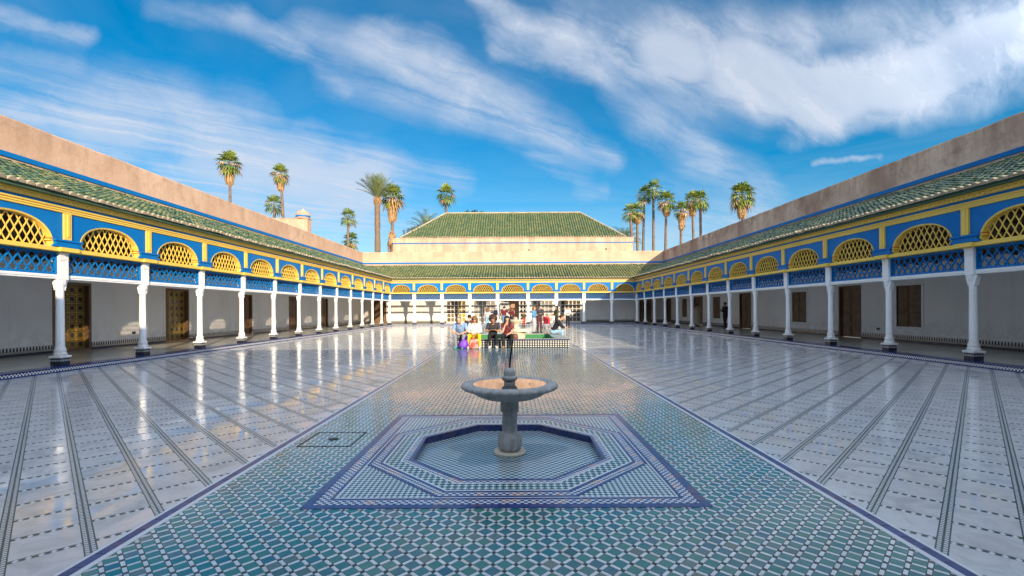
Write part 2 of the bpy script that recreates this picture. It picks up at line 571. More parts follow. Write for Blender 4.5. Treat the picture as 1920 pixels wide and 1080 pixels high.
def pool_check(k, b):
    p = opos(k)
    x, y, z = k.sep(p)
    u = k.math('ADD', x, y)
    fx = k.math('GREATER_THAN', k.math('FRACT', k.math('DIVIDE', u, 0.094)), 0.46)
    fz = k.math('GREATER_THAN', k.math('FRACT', k.math('DIVIDE', z, 0.066)), 0.46)
    return k.mix(k.math('MINIMUM', fx, fz), (0.02, 0.022, 0.028), (0.66, 0.64, 0.58))


mat('pool_check', rough=0.2, spec=0.5, build=pool_check)
mat('pool_green', rough=0.2, spec=0.5, build=lambda k, b: k.mix(
    k.noise(wpos(k), 9.0, 4.0, 0.6), (0.03, 0.16, 0.07), (0.07, 0.25, 0.10)))
mat('pool_rim', rough=0.25, spec=0.5, build=lambda k, b: k.mix(
    k.noise(wpos(k), 14.0, 4.0, 0.6), (0.22, 0.26, 0.22), (0.40, 0.39, 0.34)))
def stone_col(k, b):
    p = opos(k)
    z = k.sep(p)[2]
    n = k.noise(p, 7.0, 7.0, 0.7, 0.4)
    n2 = k.noise(p, 38.0, 5.0, 0.7)
    st = k.noise(k.vec('MULTIPLY', p, (1, 1, 0.22)), 16.0, 5.0, 0.65)
    c = k.mix(k.map(n, 0.36, 0.66, 0.0, 1.0), (0.50, 0.49, 0.46), (0.33, 0.325, 0.30))
    c = k.mix(k.map(st, 0.50, 0.68, 0.0, 0.6), c, (0.20, 0.175, 0.135))
    c = k.mix(k.map(n2, 0.56, 0.72, 0.0, 0.55), c, (0.17, 0.165, 0.15))
    return k.mix(k.map(n2, 0.26, 0.38, 0.6, 0.0), c, (0.56, 0.55, 0.52))


mat('stone_grey', rough=0.65, spec=0.3, build=stone_col, bump=(50, .4, .004))
mat('stone_marble', rough=0.4, spec=0.4, build=worn((0.66, 0.58, 0.45), (0.48, 0.40, 0.30), 2.0, 16, 0.5), bump=(30, .3, .004))
mat('water', (0.10, 0.11, 0.10), rough=0.02, spec=0.9)
mat('metal_dark', (0.03, 0.03, 0.032), rough=0.4, metallic=0.6)
mat('bark', rough=0.9, spec=0.1, build=worn((0.21, 0.15, 0.105), (0.09, 0.065, 0.045), 3.0, 14, 0.8), bump=(14, .6, .05))


def leaf(cs):
    def f(k, b):
        b.inputs['Subsurface Weight'].default_value = 0.0
        return k.ramp(tone(k), cs)
    return f


mat('palm_green', rough=0.5, spec=0.35, build=leaf([(0.0, (0.05, 0.105, 0.02)), (0.4, (0.12, 0.185, 0.028)), (0.75, (0.22, 0.26, 0.035)), (1.0, (0.34, 0.33, 0.05))]))
mat('palm_date', rough=0.5, spec=0.35, build=leaf([(0.0, (0.09, 0.14, 0.055)), (0.6, (0.18, 0.225, 0.09)), (1.0, (0.29, 0.31, 0.13))]))
mat('palm_dead', rough=0.85, spec=0.1, build=leaf([(0.0, (0.28, 0.15, 0.065)), (0.5, (0.46, 0.27, 0.12)), (1.0, (0.58, 0.39, 0.21))]))
mat('tree_green', rough=0.6, spec=0.2, build=leaf([(0.0, (0.018, 0.035, 0.012)), (0.6, (0.04, 0.065, 0.02)), (1.0, (0.08, 0.10, 0.03))]))
mat('earth', rough=0.95, spec=0.1, build=worn((0.30, 0.22, 0.15), (0.20, 0.15, 0.10), 0.2, 3, 0.6))


# ---------------------------------------------------------------- mesh helpers
class MB:
    def __init__(self):
        self.v = []
        self.f = []
        self.t = []
        self.mi = []

    def add(self, vs, fs, tone=0.0, mi=0):
        o = len(self.v)
        self.v.extend(tuple(p) for p in vs)
        for f in fs:
            self.f.append(tuple(i + o for i in f))
            self.t.append(tone)
            self.mi.append(mi)
        return self

    def box(self, x0, x1, y0, y1, z0, z1, mi=0, tone=0.0):
        vs = [(x0, y0, z0), (x1, y0, z0), (x1, y1, z0), (x0, y1, z0), (x0, y0, z1), (x1, y0, z1), (x1, y1, z1), (x0, y1, z1)]
        fs = [(0, 3, 2, 1), (4, 5, 6, 7), (0, 1, 5, 4), (1, 2, 6, 5), (2, 3, 7, 6), (3, 0, 4, 7)]
        return self.add(vs, fs, tone, mi)

    def bbox(self, x0, x1, y0, y1, z0, z1, c=0.008, mi=0):
        """box with chamfered vertical and front/top edges (cheap bevel)"""
        vs = []
        for (ix, iy, iz) in ((c, c, 0), (0, 0, c), (0, 0, -c), (c, c, 0)):
            pass
        def ring(z, i):
            return [(x0 + i, y0 + i, z), (x1 - i, y0 + i, z), (x1 - i, y1 - i, z), (x0 + i, y1 - i, z)]
        vs = ring(z0, c) + ring(z0 + c, 0) + ring(z1 - c, 0) + ring(z1, c)
        fs = [(3, 2, 1, 0), (12, 13, 14, 15)]
        for r in range(3):
            for i in range(4):
                j = (i + 1) % 4
                fs.append((r * 4 + i, r * 4 + j, r * 4 + 4 + j, r * 4 + 4 + i))
        return self.add(vs, fs, 0.0, mi)

    def lathe(self, prof, n=16, cx=0, cy=0, mi=0, phase=0.0, mod=None, sx=1, sy=1):
        vs, fs = [], []
        for r, z in prof:
            for i in range(n):
                a = 2 * math.pi * i / n + phase
                rr = r * (mod(a, r, z) if mod else 1)
                vs.append((cx + rr * math.cos(a) * sx, cy + rr * math.sin(a) * sy, z))
        m = len(prof)
        for j in range(m - 1):
            for i in range(n):
                i2 = (i + 1) % n
                fs.append((j * n + i, j * n + i2, (j + 1) * n + i2, (j + 1) * n + i))
        fs.append(tuple(range(n - 1, -1, -1)))
        fs.append(tuple((m - 1) * n + i for i in range(n)))
        return self.add(vs, fs, 0.0, mi)

    def tube(self, pts, rad, n=8, mi=0, tone=0.0):
        pts = [Vector(p) for p in pts]
        if not isinstance(rad, (list, tuple)):
            rad = [rad] * len(pts)
        vs, fs = [], []
        up = Vector((0, 0, 1))
        for i, p in enumerate(pts):
            d = (pts[min(i + 1, len(pts) - 1)] - pts[max(i - 1, 0)]).normalized()
            ref = up if abs(d.z) < 0.95 else Vector((1, 0, 0))
            a = d.cross(ref).normalized()
            b = d.cross(a).normalized()
            for q in range(n):
                t = 2 * math.pi * q / n
                vs.append(p + a * math.cos(t) * rad[i] + b * math.sin(t) * rad[i])
        for j in range(len(pts) - 1):
            for q in range(n):
                q2 = (q + 1) % n
                fs.append((j * n + q, j * n + q2, (j + 1) * n + q2, (j + 1) * n + q))
        fs.append(tuple(range(n - 1, -1, -1)))
        fs.append(tuple((len(pts) - 1) * n + q for q in range(n)))
        return self.add(vs, fs, tone, mi)

    def prism(self, poly, y0, y1, mi=0):
        """poly of (x,z), extruded in y"""
        n = len(poly)
        vs = [(x, y0, z) for x, z in poly] + [(x, y1, z) for x, z in poly]
        fs = [tuple(range(n)), tuple(range(2 * n - 1, n - 1, -1))]
        for i in range(n):
            j = (i + 1) % n
            fs.append((j, i, n + i, n + j))
        return self.add(vs, fs, 0.0, mi)

    def mesh(self, name, mats, smooth=False):
        me = bpy.data.meshes.new(name)
        me.from_pydata(self.v, [], self.f)
        if isinstance(mats, str):
            mats = [mats]
        for m in mats:
            me.materials.append(MATS[m])
        if len(mats) > 1:
            me.polygons.foreach_set('material_index', self.mi)
        if any(self.t):
            a = me.attributes.new('tone', 'FLOAT', 'FACE')
            a.data.foreach_set('value', self.t)
        if smooth:
            me.polygons.foreach_set('use_smooth', [True] * len(me.polygons))
        me.update()
        return me

    def obj(self, name, mats, parent=None, smooth=False, loc=(0, 0, 0)):
        return put(name, self.mesh(name, mats, smooth), parent, loc)


def put(name, me, parent=None, loc=(0, 0, 0), rotz=0.0, scale=None):
    o = bpy.data.objects.new(name, me)
    C.objects.link(o)
    o.location = loc
    if rotz:
        o.rotation_euler = (0, 0, rotz)
    if scale:
        o.scale = scale
    if parent is not None:
        o.parent = parent
    return o


def thing(name, label, cat, loc=(0, 0, 0), rotz=0.0, group=None):
    o = bpy.data.objects.new(name, None)
    C.objects.link(o)
    o.empty_display_size = 0.3
    o.location = loc
    o.rotation_euler = (0, 0, rotz)
    return tag(o, label, cat, group)


def tag(o, label, cat, group=None):
    o['label'] = label
    o['category'] = cat
    if group:
        o['group'] = group
    return o


def struct(o):
    o['kind'] = 'structure'
    return o


def stuff(o):
    o['kind'] = 'stuff'
    return o


def auto_smooth(me, deg=35):
    """mark sharp edges by angle and shade the rest smooth"""
    me.polygons.foreach_set('use_smooth', [True] * len(me.polygons))
    try:
        me.set_sharp_from_angle(angle=math.radians(deg))
    except Exception:
        pass
    return me


def np_mesh(name, verts, quads, mats, tones=None, tris=None, mi=None):
    me = bpy.data.meshes.new(name)
    verts = np.asarray(verts, dtype=np.float32).reshape(-1, 3)
    quads = np.asarray(quads, dtype=np.int32)
    k = quads.shape[1]
    me.vertices.add(len(verts))
    me.vertices.foreach_set('co', verts.ravel())
    me.loops.add(quads.size)
    me.loops.foreach_set('vertex_index', quads.ravel())
    me.polygons.add(len(quads))
    me.polygons.foreach_set('loop_start', np.arange(0, quads.size, k, dtype=np.int32))
    me.polygons.foreach_set('loop_total', np.full(len(quads), k, dtype=np.int32))
    if isinstance(mats, str):
        mats = [mats]
    for m in mats:
        me.materials.append(MATS[m])
    if mi is not None:
        me.polygons.foreach_set('material_index', np.asarray(mi, dtype=np.int32))
    if tones is not None:
        a = me.attributes.new('tone', 'FLOAT', 'FACE')
        a.data.foreach_set('value', np.asarray(tones, dtype=np.float32))
    me.update(calc_edges=True)
    me.validate()
    me.shade_flat()
    return me


def in_view(p, margin=0.03):
    """is a world point inside the picture (with a margin)"""
    x, y, z = p
    if y < 0.5:
        return False
    u = FOC * x / y / 960.0
    v = (HOR - FOC * (z - CAM_H) / y)
    return abs(u) < 1 + margin and -40 < v < 1110
# ---------------------------------------------------------------- site dimensions
CX = 0.118                    # court centre line
HW = 11.35                    # half distance between the column rows
Y_FAR = 42.6
S = 2.587                     # bay
NB = 17
Y_NEAR = Y_FAR - NB * S
D = 3.55                      # gallery depth
FL = 0.12                     # gallery floor level
EAVE_Y, EAVE_Z = -0.45, 4.27
TOP_Z = 5.85
SLOPE = math.atan2(TOP_Z - EAVE_Z, D - EAVE_Y)
RUN = math.hypot(TOP_Z - EAVE_Z, D - EAVE_Y)
WALL_TOP = 7.2

# ---------------------------------------------------------------- ground
g = MB()
g.add([(-900, -900, -0.35), (900, -900, -0.35), (900, 900, -0.35), (-900, 900, -0.35)], [(0, 1, 2, 3)])
struct(g.obj('ground', 'earth'))


# ---------------------------------------------------------------- shared wing pieces
def arch_curve(a, rise, p=2.2, n=28, z0=3.03, stilt=0.05):
    pts = [(-a, z0)]
    for i in range(n + 1):
        th = math.pi * i / n
        c, s = math.cos(th), math.sin(th)
        x = -a * math.copysign(abs(c) ** (2 / p), c)
        z = z0 + stilt + (rise - stilt) * abs(s) ** (2 / p)
        pts.append((x, z))
    pts.append((a, z0))
    return pts


ARCH_A, ARCH_R = 0.95, 0.70


def in_arch(x, z, a, rise, z0=3.03, p=2.2, stilt=0.05):
    if abs(x) >= a or z < z0:
        return False
    zz = max(0.0, z - z0 - stilt) / (rise - stilt)
    return (abs(x) / a) ** p + zz ** p < 1


def lattice(mb, x0, x1, z0, z1, P, Hc, w, y0, y1, inside, zoff=0.0, mi=0):
    nz = 8
    dz = Hc / nz
    k0 = int((x0 - x1) / P) - 12
    k1 = int((x1 - x0) / P) + 12

    def gfun(t):
        n = math.floor(t * 2) / 2
        f = (t - n) * 2
        return n + 0.5 * (0.6 * f + 0.4 * f * f * (3 - 2 * f))
    xc = (x0 + x1) / 2
    for sgn in (1, -1):
        for k in range(k0, k1):
            z = z0
            while z < z1 - 1e-6:
                za, zb = z, min(z + dz, z1)
                xa = xc + k * P + sgn * P * gfun((za - z0 + zoff) / Hc)
                xb = xc + k * P + sgn * P * gfun((zb - z0 + zoff) / Hc)
                z += dz
                xm, zm = (xa + xb) / 2, (za + zb) / 2
                if not (x0 - 0.01 < xm < x1 + 0.01) or not inside(xm, zm):
                    continue
                h = w / 2
                off = 0.0015 * sgn
                vs = [(xa - h, y0 + off, za), (xa + h, y0 + off, za), (xb + h, y0 + off, zb), (xb - h, y0 + off, zb),
                      (xa - h, y1 + off, za), (xa + h, y1 + off, za), (xb + h, y1 + off, zb), (xb - h, y1 + off, zb)]
                mb.add(vs, [(0, 1, 2, 3), (5, 4, 7, 6), (1, 5, 6, 2), (4, 0, 3, 7)], 0, mi)
    return mb


SH = {}      # shared meshes

# column
mb = MB()
flute = lambda a, r, z: 1 - 0.06 * (0.5 - 0.5 * math.cos(8 * a))
mb.lathe([(0.135, 0.545), (0.119, 0.60), (0.113, 1.2), (0.107, 1.95), (0.107, 2.10)], 32, mod=flute)
SH['column'] = auto_smooth(mb.mesh('column', 'paint_white'), 40)
mb = MB().bbox(-0.165, 0.165, -0.165, 0.165, FL - 0.001, 0.305, 0.006)
SH['pedestal'] = mb.mesh('pedestal', 'pedestal_tiles')
mb = MB()
mb.bbox(-0.195, 0.195, -0.195, 0.195, 0.305, 0.365, 0.012)
mb.lathe([(0.17, 0.364), (0.178, 0.39), (0.172, 0.42), (0.148, 0.44), (0.150, 0.46), (0.158, 0.48), (0.152, 0.51), (0.145, 0.545)], 24)
SH['base'] = auto_smooth(mb.mesh('base', 'paint_white'), 40)
mb = MB()
mb.bbox(-0.148, 0.148, -0.148, 0.148, 2.235, 2.72, 0.012)
mb.bbox(-0.158, 0.158, -0.158, 0.158, 2.72, 2.75, 0.008)
mb.bbox(-0.151, 0.151, -0.151, 0.151, 2.75, 2.87, 0.01)
mb.bbox(-0.165, 0.165, -0.165, 0.165, 2.87, 2.918, 0.01)
br = [(0.100, 1.98), (0.122, 1.99), (0.124, 2.04), (0.142, 2.05), (0.144, 2.11), (0.162, 2.12), (0.164, 2.17), (0.182, 2.18), (0.184, 2.24)]
poly = br + [(-x, z) for x, z in reversed(br)]
mb.prism(poly, -0.080, 0.080)
mb.lathe([(0.108, 2.08), (0.150, 2.15), (0.160, 2.236)], 8, phase=math.pi / 8)
SH['capital'] = auto_smooth(mb.mesh('capital', 'paint_white'), 30)

# beam under the blue lattice
mb = MB().bbox(0.078, S - 0.078, -0.06, 0.06, 2.255, 2.365, 0.012)
mb.box(0.078, S - 0.078, -0.072, 0.072, 2.305, 2.33)
SH['beam'] = mb.mesh('beam', 'paint_white')
# blue lattice panel
x0, x1 = 0.0875, S - 0.0875
mb = MB()
fw = 0.05
mb.box(x0, x1, -0.05, 0.05, 2.367, 2.367 + fw)
mb.box(x0, x1, -0.05, 0.05, 2.916 - fw, 2.916)
mb.box(x0, x0 + fw, -0.048, 0.048, 2.367 + fw, 2.916 - fw)
mb.box(x1 - fw, x1, -0.048, 0.048, 2.367 + fw, 2.916 - fw)
SH['lattice_panel'] = mb.mesh('lattice_panel', 'paint_blue')
mb = MB()
lattice(mb, x0 + fw, x1 - fw, 2.367 + fw, 2.916 - fw, 0.205, 0.30, 0.032, -0.014, 0.014, lambda x, z: True, zoff=0.075)
SH['lattice'] = mb.mesh('lattice', 'paint_blue')

# blue spandrel wall with the arched opening
mb = MB()
cv = arch_curve(ARCH_A, ARCH_R)
zt = 3.88
fy, by = -0.17, 0.06
xs_ = S / 2
n = len(cv)
fr = [(xs_ + x, fy, z) for x, z in cv] + [(xs_ + x, fy, zt) for x, z in cv]
bk = [(xs_ + x, by, z) for x, z in cv] + [(xs_ + x, by, zt) for x, z in cv]
fs = [(i, i + 1, n + i + 1, n + i) for i in range(1, n - 2)]
mb.add(fr, fs)
mb.add(bk, [tuple(reversed(f)) for f in fs])
mb.add([(p[0], fy, p[2]) for p in fr[:n]] + [(p[0], by, p[2]) for p in fr[:n]],
       [(i + 1, i, n + i, n + i + 1) for i in range(n - 1)])
for a, b in ((0.0, xs_ - ARCH_A), (xs_ + ARCH_A, S)):
    mb.box(a, b, fy, by, 3.03, zt)
SH['arch_wall'] = mb.mesh('arch_wall', 'paint_blue')
# yellow rim inside the opening
mb = MB()
ci = arch_curve(ARCH_A - 0.034, ARCH_R - 0.034)
ya, yb = -0.186, 0.0
L4 = []
for q in range(n):
    ox, oz = cv[q]; ix, iz = ci[q]
    L4 += [(xs_ + ox, ya, oz), (xs_ + ix, ya + 0.012, iz), (xs_ + ix, yb, iz), (xs_ + ox, yb, oz)]
fs = []
for q in range(n - 1):
    for r in range(4):
        r2 = (r + 1) % 4
        fs.append((q * 4 + r2, q * 4 + r, (q + 1) * 4 + r, (q + 1) * 4 + r2))
mb.add(L4, fs)
for sg in (-1, 1):
    for (dx, z0, z1) in ((0.055, 3.17, 3.205), (0.035, 3.205, 3.235)):
        xx = sorted((xs_ + sg * (ARCH_A - 0.02), xs_ + sg * (ARCH_A - 0.034 - dx)))
        mb.box(xx[0], xx[1], -0.19, -0.02, z0, z1, mi=1 if z0 > 3.2 else 0)
SH['arch_rim'] = mb.mesh('arch_rim', ['paint_yellow', 'paint_orange'])
mb = MB()
lattice(mb, xs_ - ARCH_A, xs_ + ARCH_A, 3.03, 3.03 + ARCH_R, 0.178, 0.34, 0.023, -0.075, -0.055,
        lambda x, z: in_arch(x - xs_, z, ARCH_A - 0.028, ARCH_R - 0.028))
SH['arch_lattice'] = mb.mesh('arch_lattice', 'paint_yellow')

# pilaster and corbel over a column
mb = MB()
mb.bbox(-0.095, 0.095, -0.215, -0.168, 3.225, 3.882, 0.006)
mb.box(-0.028, 0.028, -0.232, -0.214, 3.30, 3.86)
SH['pilaster'] = mb.mesh('pilaster', 'paint_yellow')
mb = MB()
mb.bbox(-0.33, 0.33, -0.235, -0.168, 3.032, 3.17, 0.008)
mb.bbox(-0.36, 0.36, -0.262, -0.168, 3.17, 3.222, 0.008)
for sg in (-1, 1):
    for q, (w, z0, z1) in enumerate(((0.06, 3.032, 3.06), (0.04, 3.06, 3.088))):
        xx = sorted((sg * 0.33, sg * (0.33 + w)))
        mb.box(xx[0], xx[1], -0.232, -0.168, z0, z1)
SH['corbel'] = mb.mesh('corbel', 'paint_blue')
mb = MB()
mb.bbox(-0.24, 0.24, -0.275, -0.20, 2.925, 3.028, 0.008)
SH['ledge_block'] = mb.mesh('ledge_block', 'paint_yellow')


# roof tile: half barrel, lower end at the origin, climbing +y
def tile_geo(eave=False, caps=True):
    vs, fs, mi = [], [], []
    n = 6
    for yy, r, lift in ((0.0, 0.078, 0.040), (0.36, 0.062, 0.004)):
        for i in range(n):
            a = math.pi * i / (n - 1)
            vs.append((-r * math.cos(a), yy, r * 1.0 * math.sin(a) + lift))
    for i in range(n - 1):
        fs.append((i, i + 1, n + i + 1, n + i)); mi.append(0)
    if eave:          # thick mortared mouth
        r = 0.090
        o = len(vs)
        for i in range(n):
            a = math.pi * i / (n - 1)
            vs.append((-r * math.cos(a), -0.015, r * 1.0 * math.sin(a) + 0.034))
        for i in range(n):
            a = math.pi * i / (n - 1)
            vs.append((-r * math.cos(a), 0.05, r * 1.0 * math.sin(a) + 0.034))
        for i in range(n - 1):
            fs.append((o + i, o + i + 1, o + n + i + 1, o + n + i)); mi.append(1)
        fs += [(o + 0, o + 5, o + 4, o + 1), (o + 1, o + 4, o + 3, o + 2)]
        mi += [1, 1]
    else:
        fs += [(0, 5, 4, 1), (1, 4, 3, 2)]
        mi += [1, 1] if caps else [0, 0]
    return np.array(vs), np.array(fs), np.array(mi)


ROT_SL = np.array([[1, 0, 0], [0, math.cos(SLOPE), -math.sin(SLOPE)], [0, math.sin(SLOPE), math.cos(SLOPE)]])


def tile_mesh(eave):
    v, f, mi = tile_geo(eave, False)
    return np_mesh('roof_tile', v, f, ['roof_green', 'roof_mortar'], mi=mi)


SH['tile'] = tile_mesh(False)
SH['tile_eave'] = tile_mesh(True)


def batch_tiles(name, geo, pos, rot, jit=0.009, mats=('roof_green', 'roof_mortar'), bias=0.0):
    """many tiles joined: pos (n,3)"""
    v, f, mi = geo
    n = len(pos)
    vr = v @ rot.T
    yaw = RNG.normal(0, 0.035, n)
    sc = 1 + RNG.normal(0, 0.02, n)
    V = vr[None] * sc[:, None, None] + pos[:, None, :] + RNG.normal(0, jit, (n, 1, 3))
    V[:, :, 0] += yaw[:, None] * vr[None, :, 1]
    Fq = f[None] + (np.arange(n) * len(v))[:, None, None]
    tn = np.repeat(bias + (1 - bias) * RNG.random(n), len(f))
    mm = np.tile(mi, (n, 1))
    if len(f) == 7:                      # plain tiles: only some mouths still show mortar
        mm[RNG.random(n) > (0.18 if bias == 0 else 0.0)] = 0
    return np_mesh(name, V.reshape(-1, 3), Fq.reshape(-1, 4), list(mats), tones=tn, mi=mm.ravel())


def wall_pieces(x0, x1, z0, z1, holes):
    """rectangles of a wall with openings (x0,x1,z0,z1)"""
    out = []
    cur = x0
    for (a, b, c, d) in sorted(holes):
        if a > cur:
            out.append((cur, a, z0, z1))
        if c > z0 + 1e-4:
            out.append((a, b, z0, c))
        out.append((a, b, d, z1))
        cur = b
    out.append((cur, x1, z0, z1))
    return out


# ---------------------------------------------------------------- doors and windows (wing-local)
def wood_door(w, x0, x1, z1, arched=False):
    y = D
    f = MB()
    f.box(x0, x0 + 0.07, y + 0.02, y + 0.24, FL, z1)
    f.box(x1 - 0.07, x1, y + 0.02, y + 0.24, FL, z1)
    f.box(x0 + 0.07, x1 - 0.07, y + 0.02, y + 0.24, z1 - 0.08, z1)
    fo = f.obj('door', 'wood_dark', w)
    mid = (x0 + x1) / 2
    for a, b in ((x0 + 0.072, mid - 0.004), (mid + 0.004, x1 - 0.072)):
        lf = MB()
        lf.box(a, b, y + 0.14, y + 0.18, FL + 0.01, z1 - 0.085)
        H = z1 - 0.085 - FL
        for k in range(4):
            c0 = FL + 0.10 + k * (H - 0.12) / 4
            c1 = c0 + (H - 0.12) / 4 - 0.07
            lf.bbox(a + 0.07, b - 0.07, y + 0.115, y + 0.142, c0, c1, 0.012)
            lf.box(a + 0.14, b - 0.14, y + 0.104, y + 0.116, c0 + 0.06, c1 - 0.06)
        lo = lf.obj('door_leaf', 'wood_dark', fo)
    kn = MB()
    kn.tube([(mid - 0.05, y + 0.10, FL + 1.05), (mid - 0.05, y + 0.07, FL + 1.05), (mid - 0.05, y + 0.07, FL + 0.95), (mid - 0.05, y + 0.10, FL + 0.95)], 0.012, 6)
    kn.obj('handle', 'door_gold', fo)
    return fo


def gold_door(w, x0, x1, z1):
    y = D
    f = MB()
    f.box(x0, x0 + 0.09, y + 0.0, y + 0.26, FL, z1)
    f.box(x1 - 0.09, x1, y + 0.0, y + 0.26, FL, z1)
    f.box(x0 + 0.09, x1 - 0.09, y + 0.0, y + 0.26, z1 - 0.09, z1)
    f.box(x0 + 0.09, x1 - 0.09, y + 0.0, y + 0.26, FL, FL + 0.06)
    fo = f.obj('door', 'wood_dark', w)
    gl = MB().box(x0 + 0.09, x1 - 0.09, y + 0.20, y + 0.22, FL + 0.06, z1 - 0.09)
    gl.obj('door_glass', 'door_glass', fo)
    gr = MB()
    a, b = x0 + 0.095, x1 - 0.095
    nc = 4
    cw = (b - a) / nc
    z = FL + 0.065
    top = z1 - 0.095
    nr = max(6, int(round((top - z) / cw)))
    ch = (top - z) / nr
    for i in range(nc + 1):
        xx = a + i * cw
        gr.box(max(a, xx - 0.016), min(b, xx + 0.016), y + 0.165, y + 0.19, z, top)
    for j in range(nr + 1):
        zz = z + j * ch
        gr.box(a, b, y + 0.160, y + 0.186, max(z, zz - 0.016), min(top, zz + 0.016))
    for i in range(nc):
        for j in range(nr):
            cxx, czz = a + (i + .5) * cw, z + (j + .5) * ch
            for r0, r1 in ((0.30, 0.40),):
                n8 = 8
                vs = []
                for q in range(n8):
                    t = 2 * math.pi * q / n8 + math.pi / 8
                    vs.append((cxx + r0 * cw * math.cos(t), y + 0.170, czz + r0 * ch * math.sin(t)))
                    vs.append((cxx + r1 * cw * math.cos(t), y + 0.170, czz + r1 * ch * math.sin(t)))
                gr.add(vs, [(2 * q, 2 * q + 1, (2 * q + 3) % 16, (2 * q + 2) % 16) for q in range(n8)])
            for dx, dz in ((1, 1), (1, -1), (-1, 1), (-1, -1)):
                gr.tube([(cxx + dx * .28 * cw, y + 0.175, czz + dz * .28 * ch), (cxx + dx * .49 * cw, y + 0.175, czz + dz * .49 * ch)], 0.012, 4)
    gr.obj('grille', 'door_gold', fo)
    return fo


def shutter_window(w, x0, x1, z0, z1):
    y = D
    f = MB()
    for a, b, c, d in ((x0 - 0.10, x0, z0 - 0.1, z1 + 0.1), (x1, x1 + 0.10, z0 - 0.1, z1 + 0.1), (x0, x1, z1, z1 + 0.1), (x0, x1, z0 - 0.1, z0)):
        f.box(a, b, y - 0.022, y + 0.10, c, d)
    fo = f.obj('window', 'paint_white', w)
    mid = (x0 + x1) / 2
    for a, b in ((x0 + 0.004, mid - 0.004), (mid + 0.004, x1 - 0.004)):
        s = MB()
        s.box(a, b, y + 0.03, y + 0.07, z0 + 0.004, z1 - 0.004)
        h = (z1 - z0)
        for c, d in ((0.04, 0.30), (0.34, 0.62), (0.66, 0.96)):
            s.bbox(a + 0.06, b - 0.06, y + 0.008, y + 0.032, z0 + c * h, z0 + d * h, 0.012)
        s.obj('shutter', 'wood_dark', fo)
    return fo


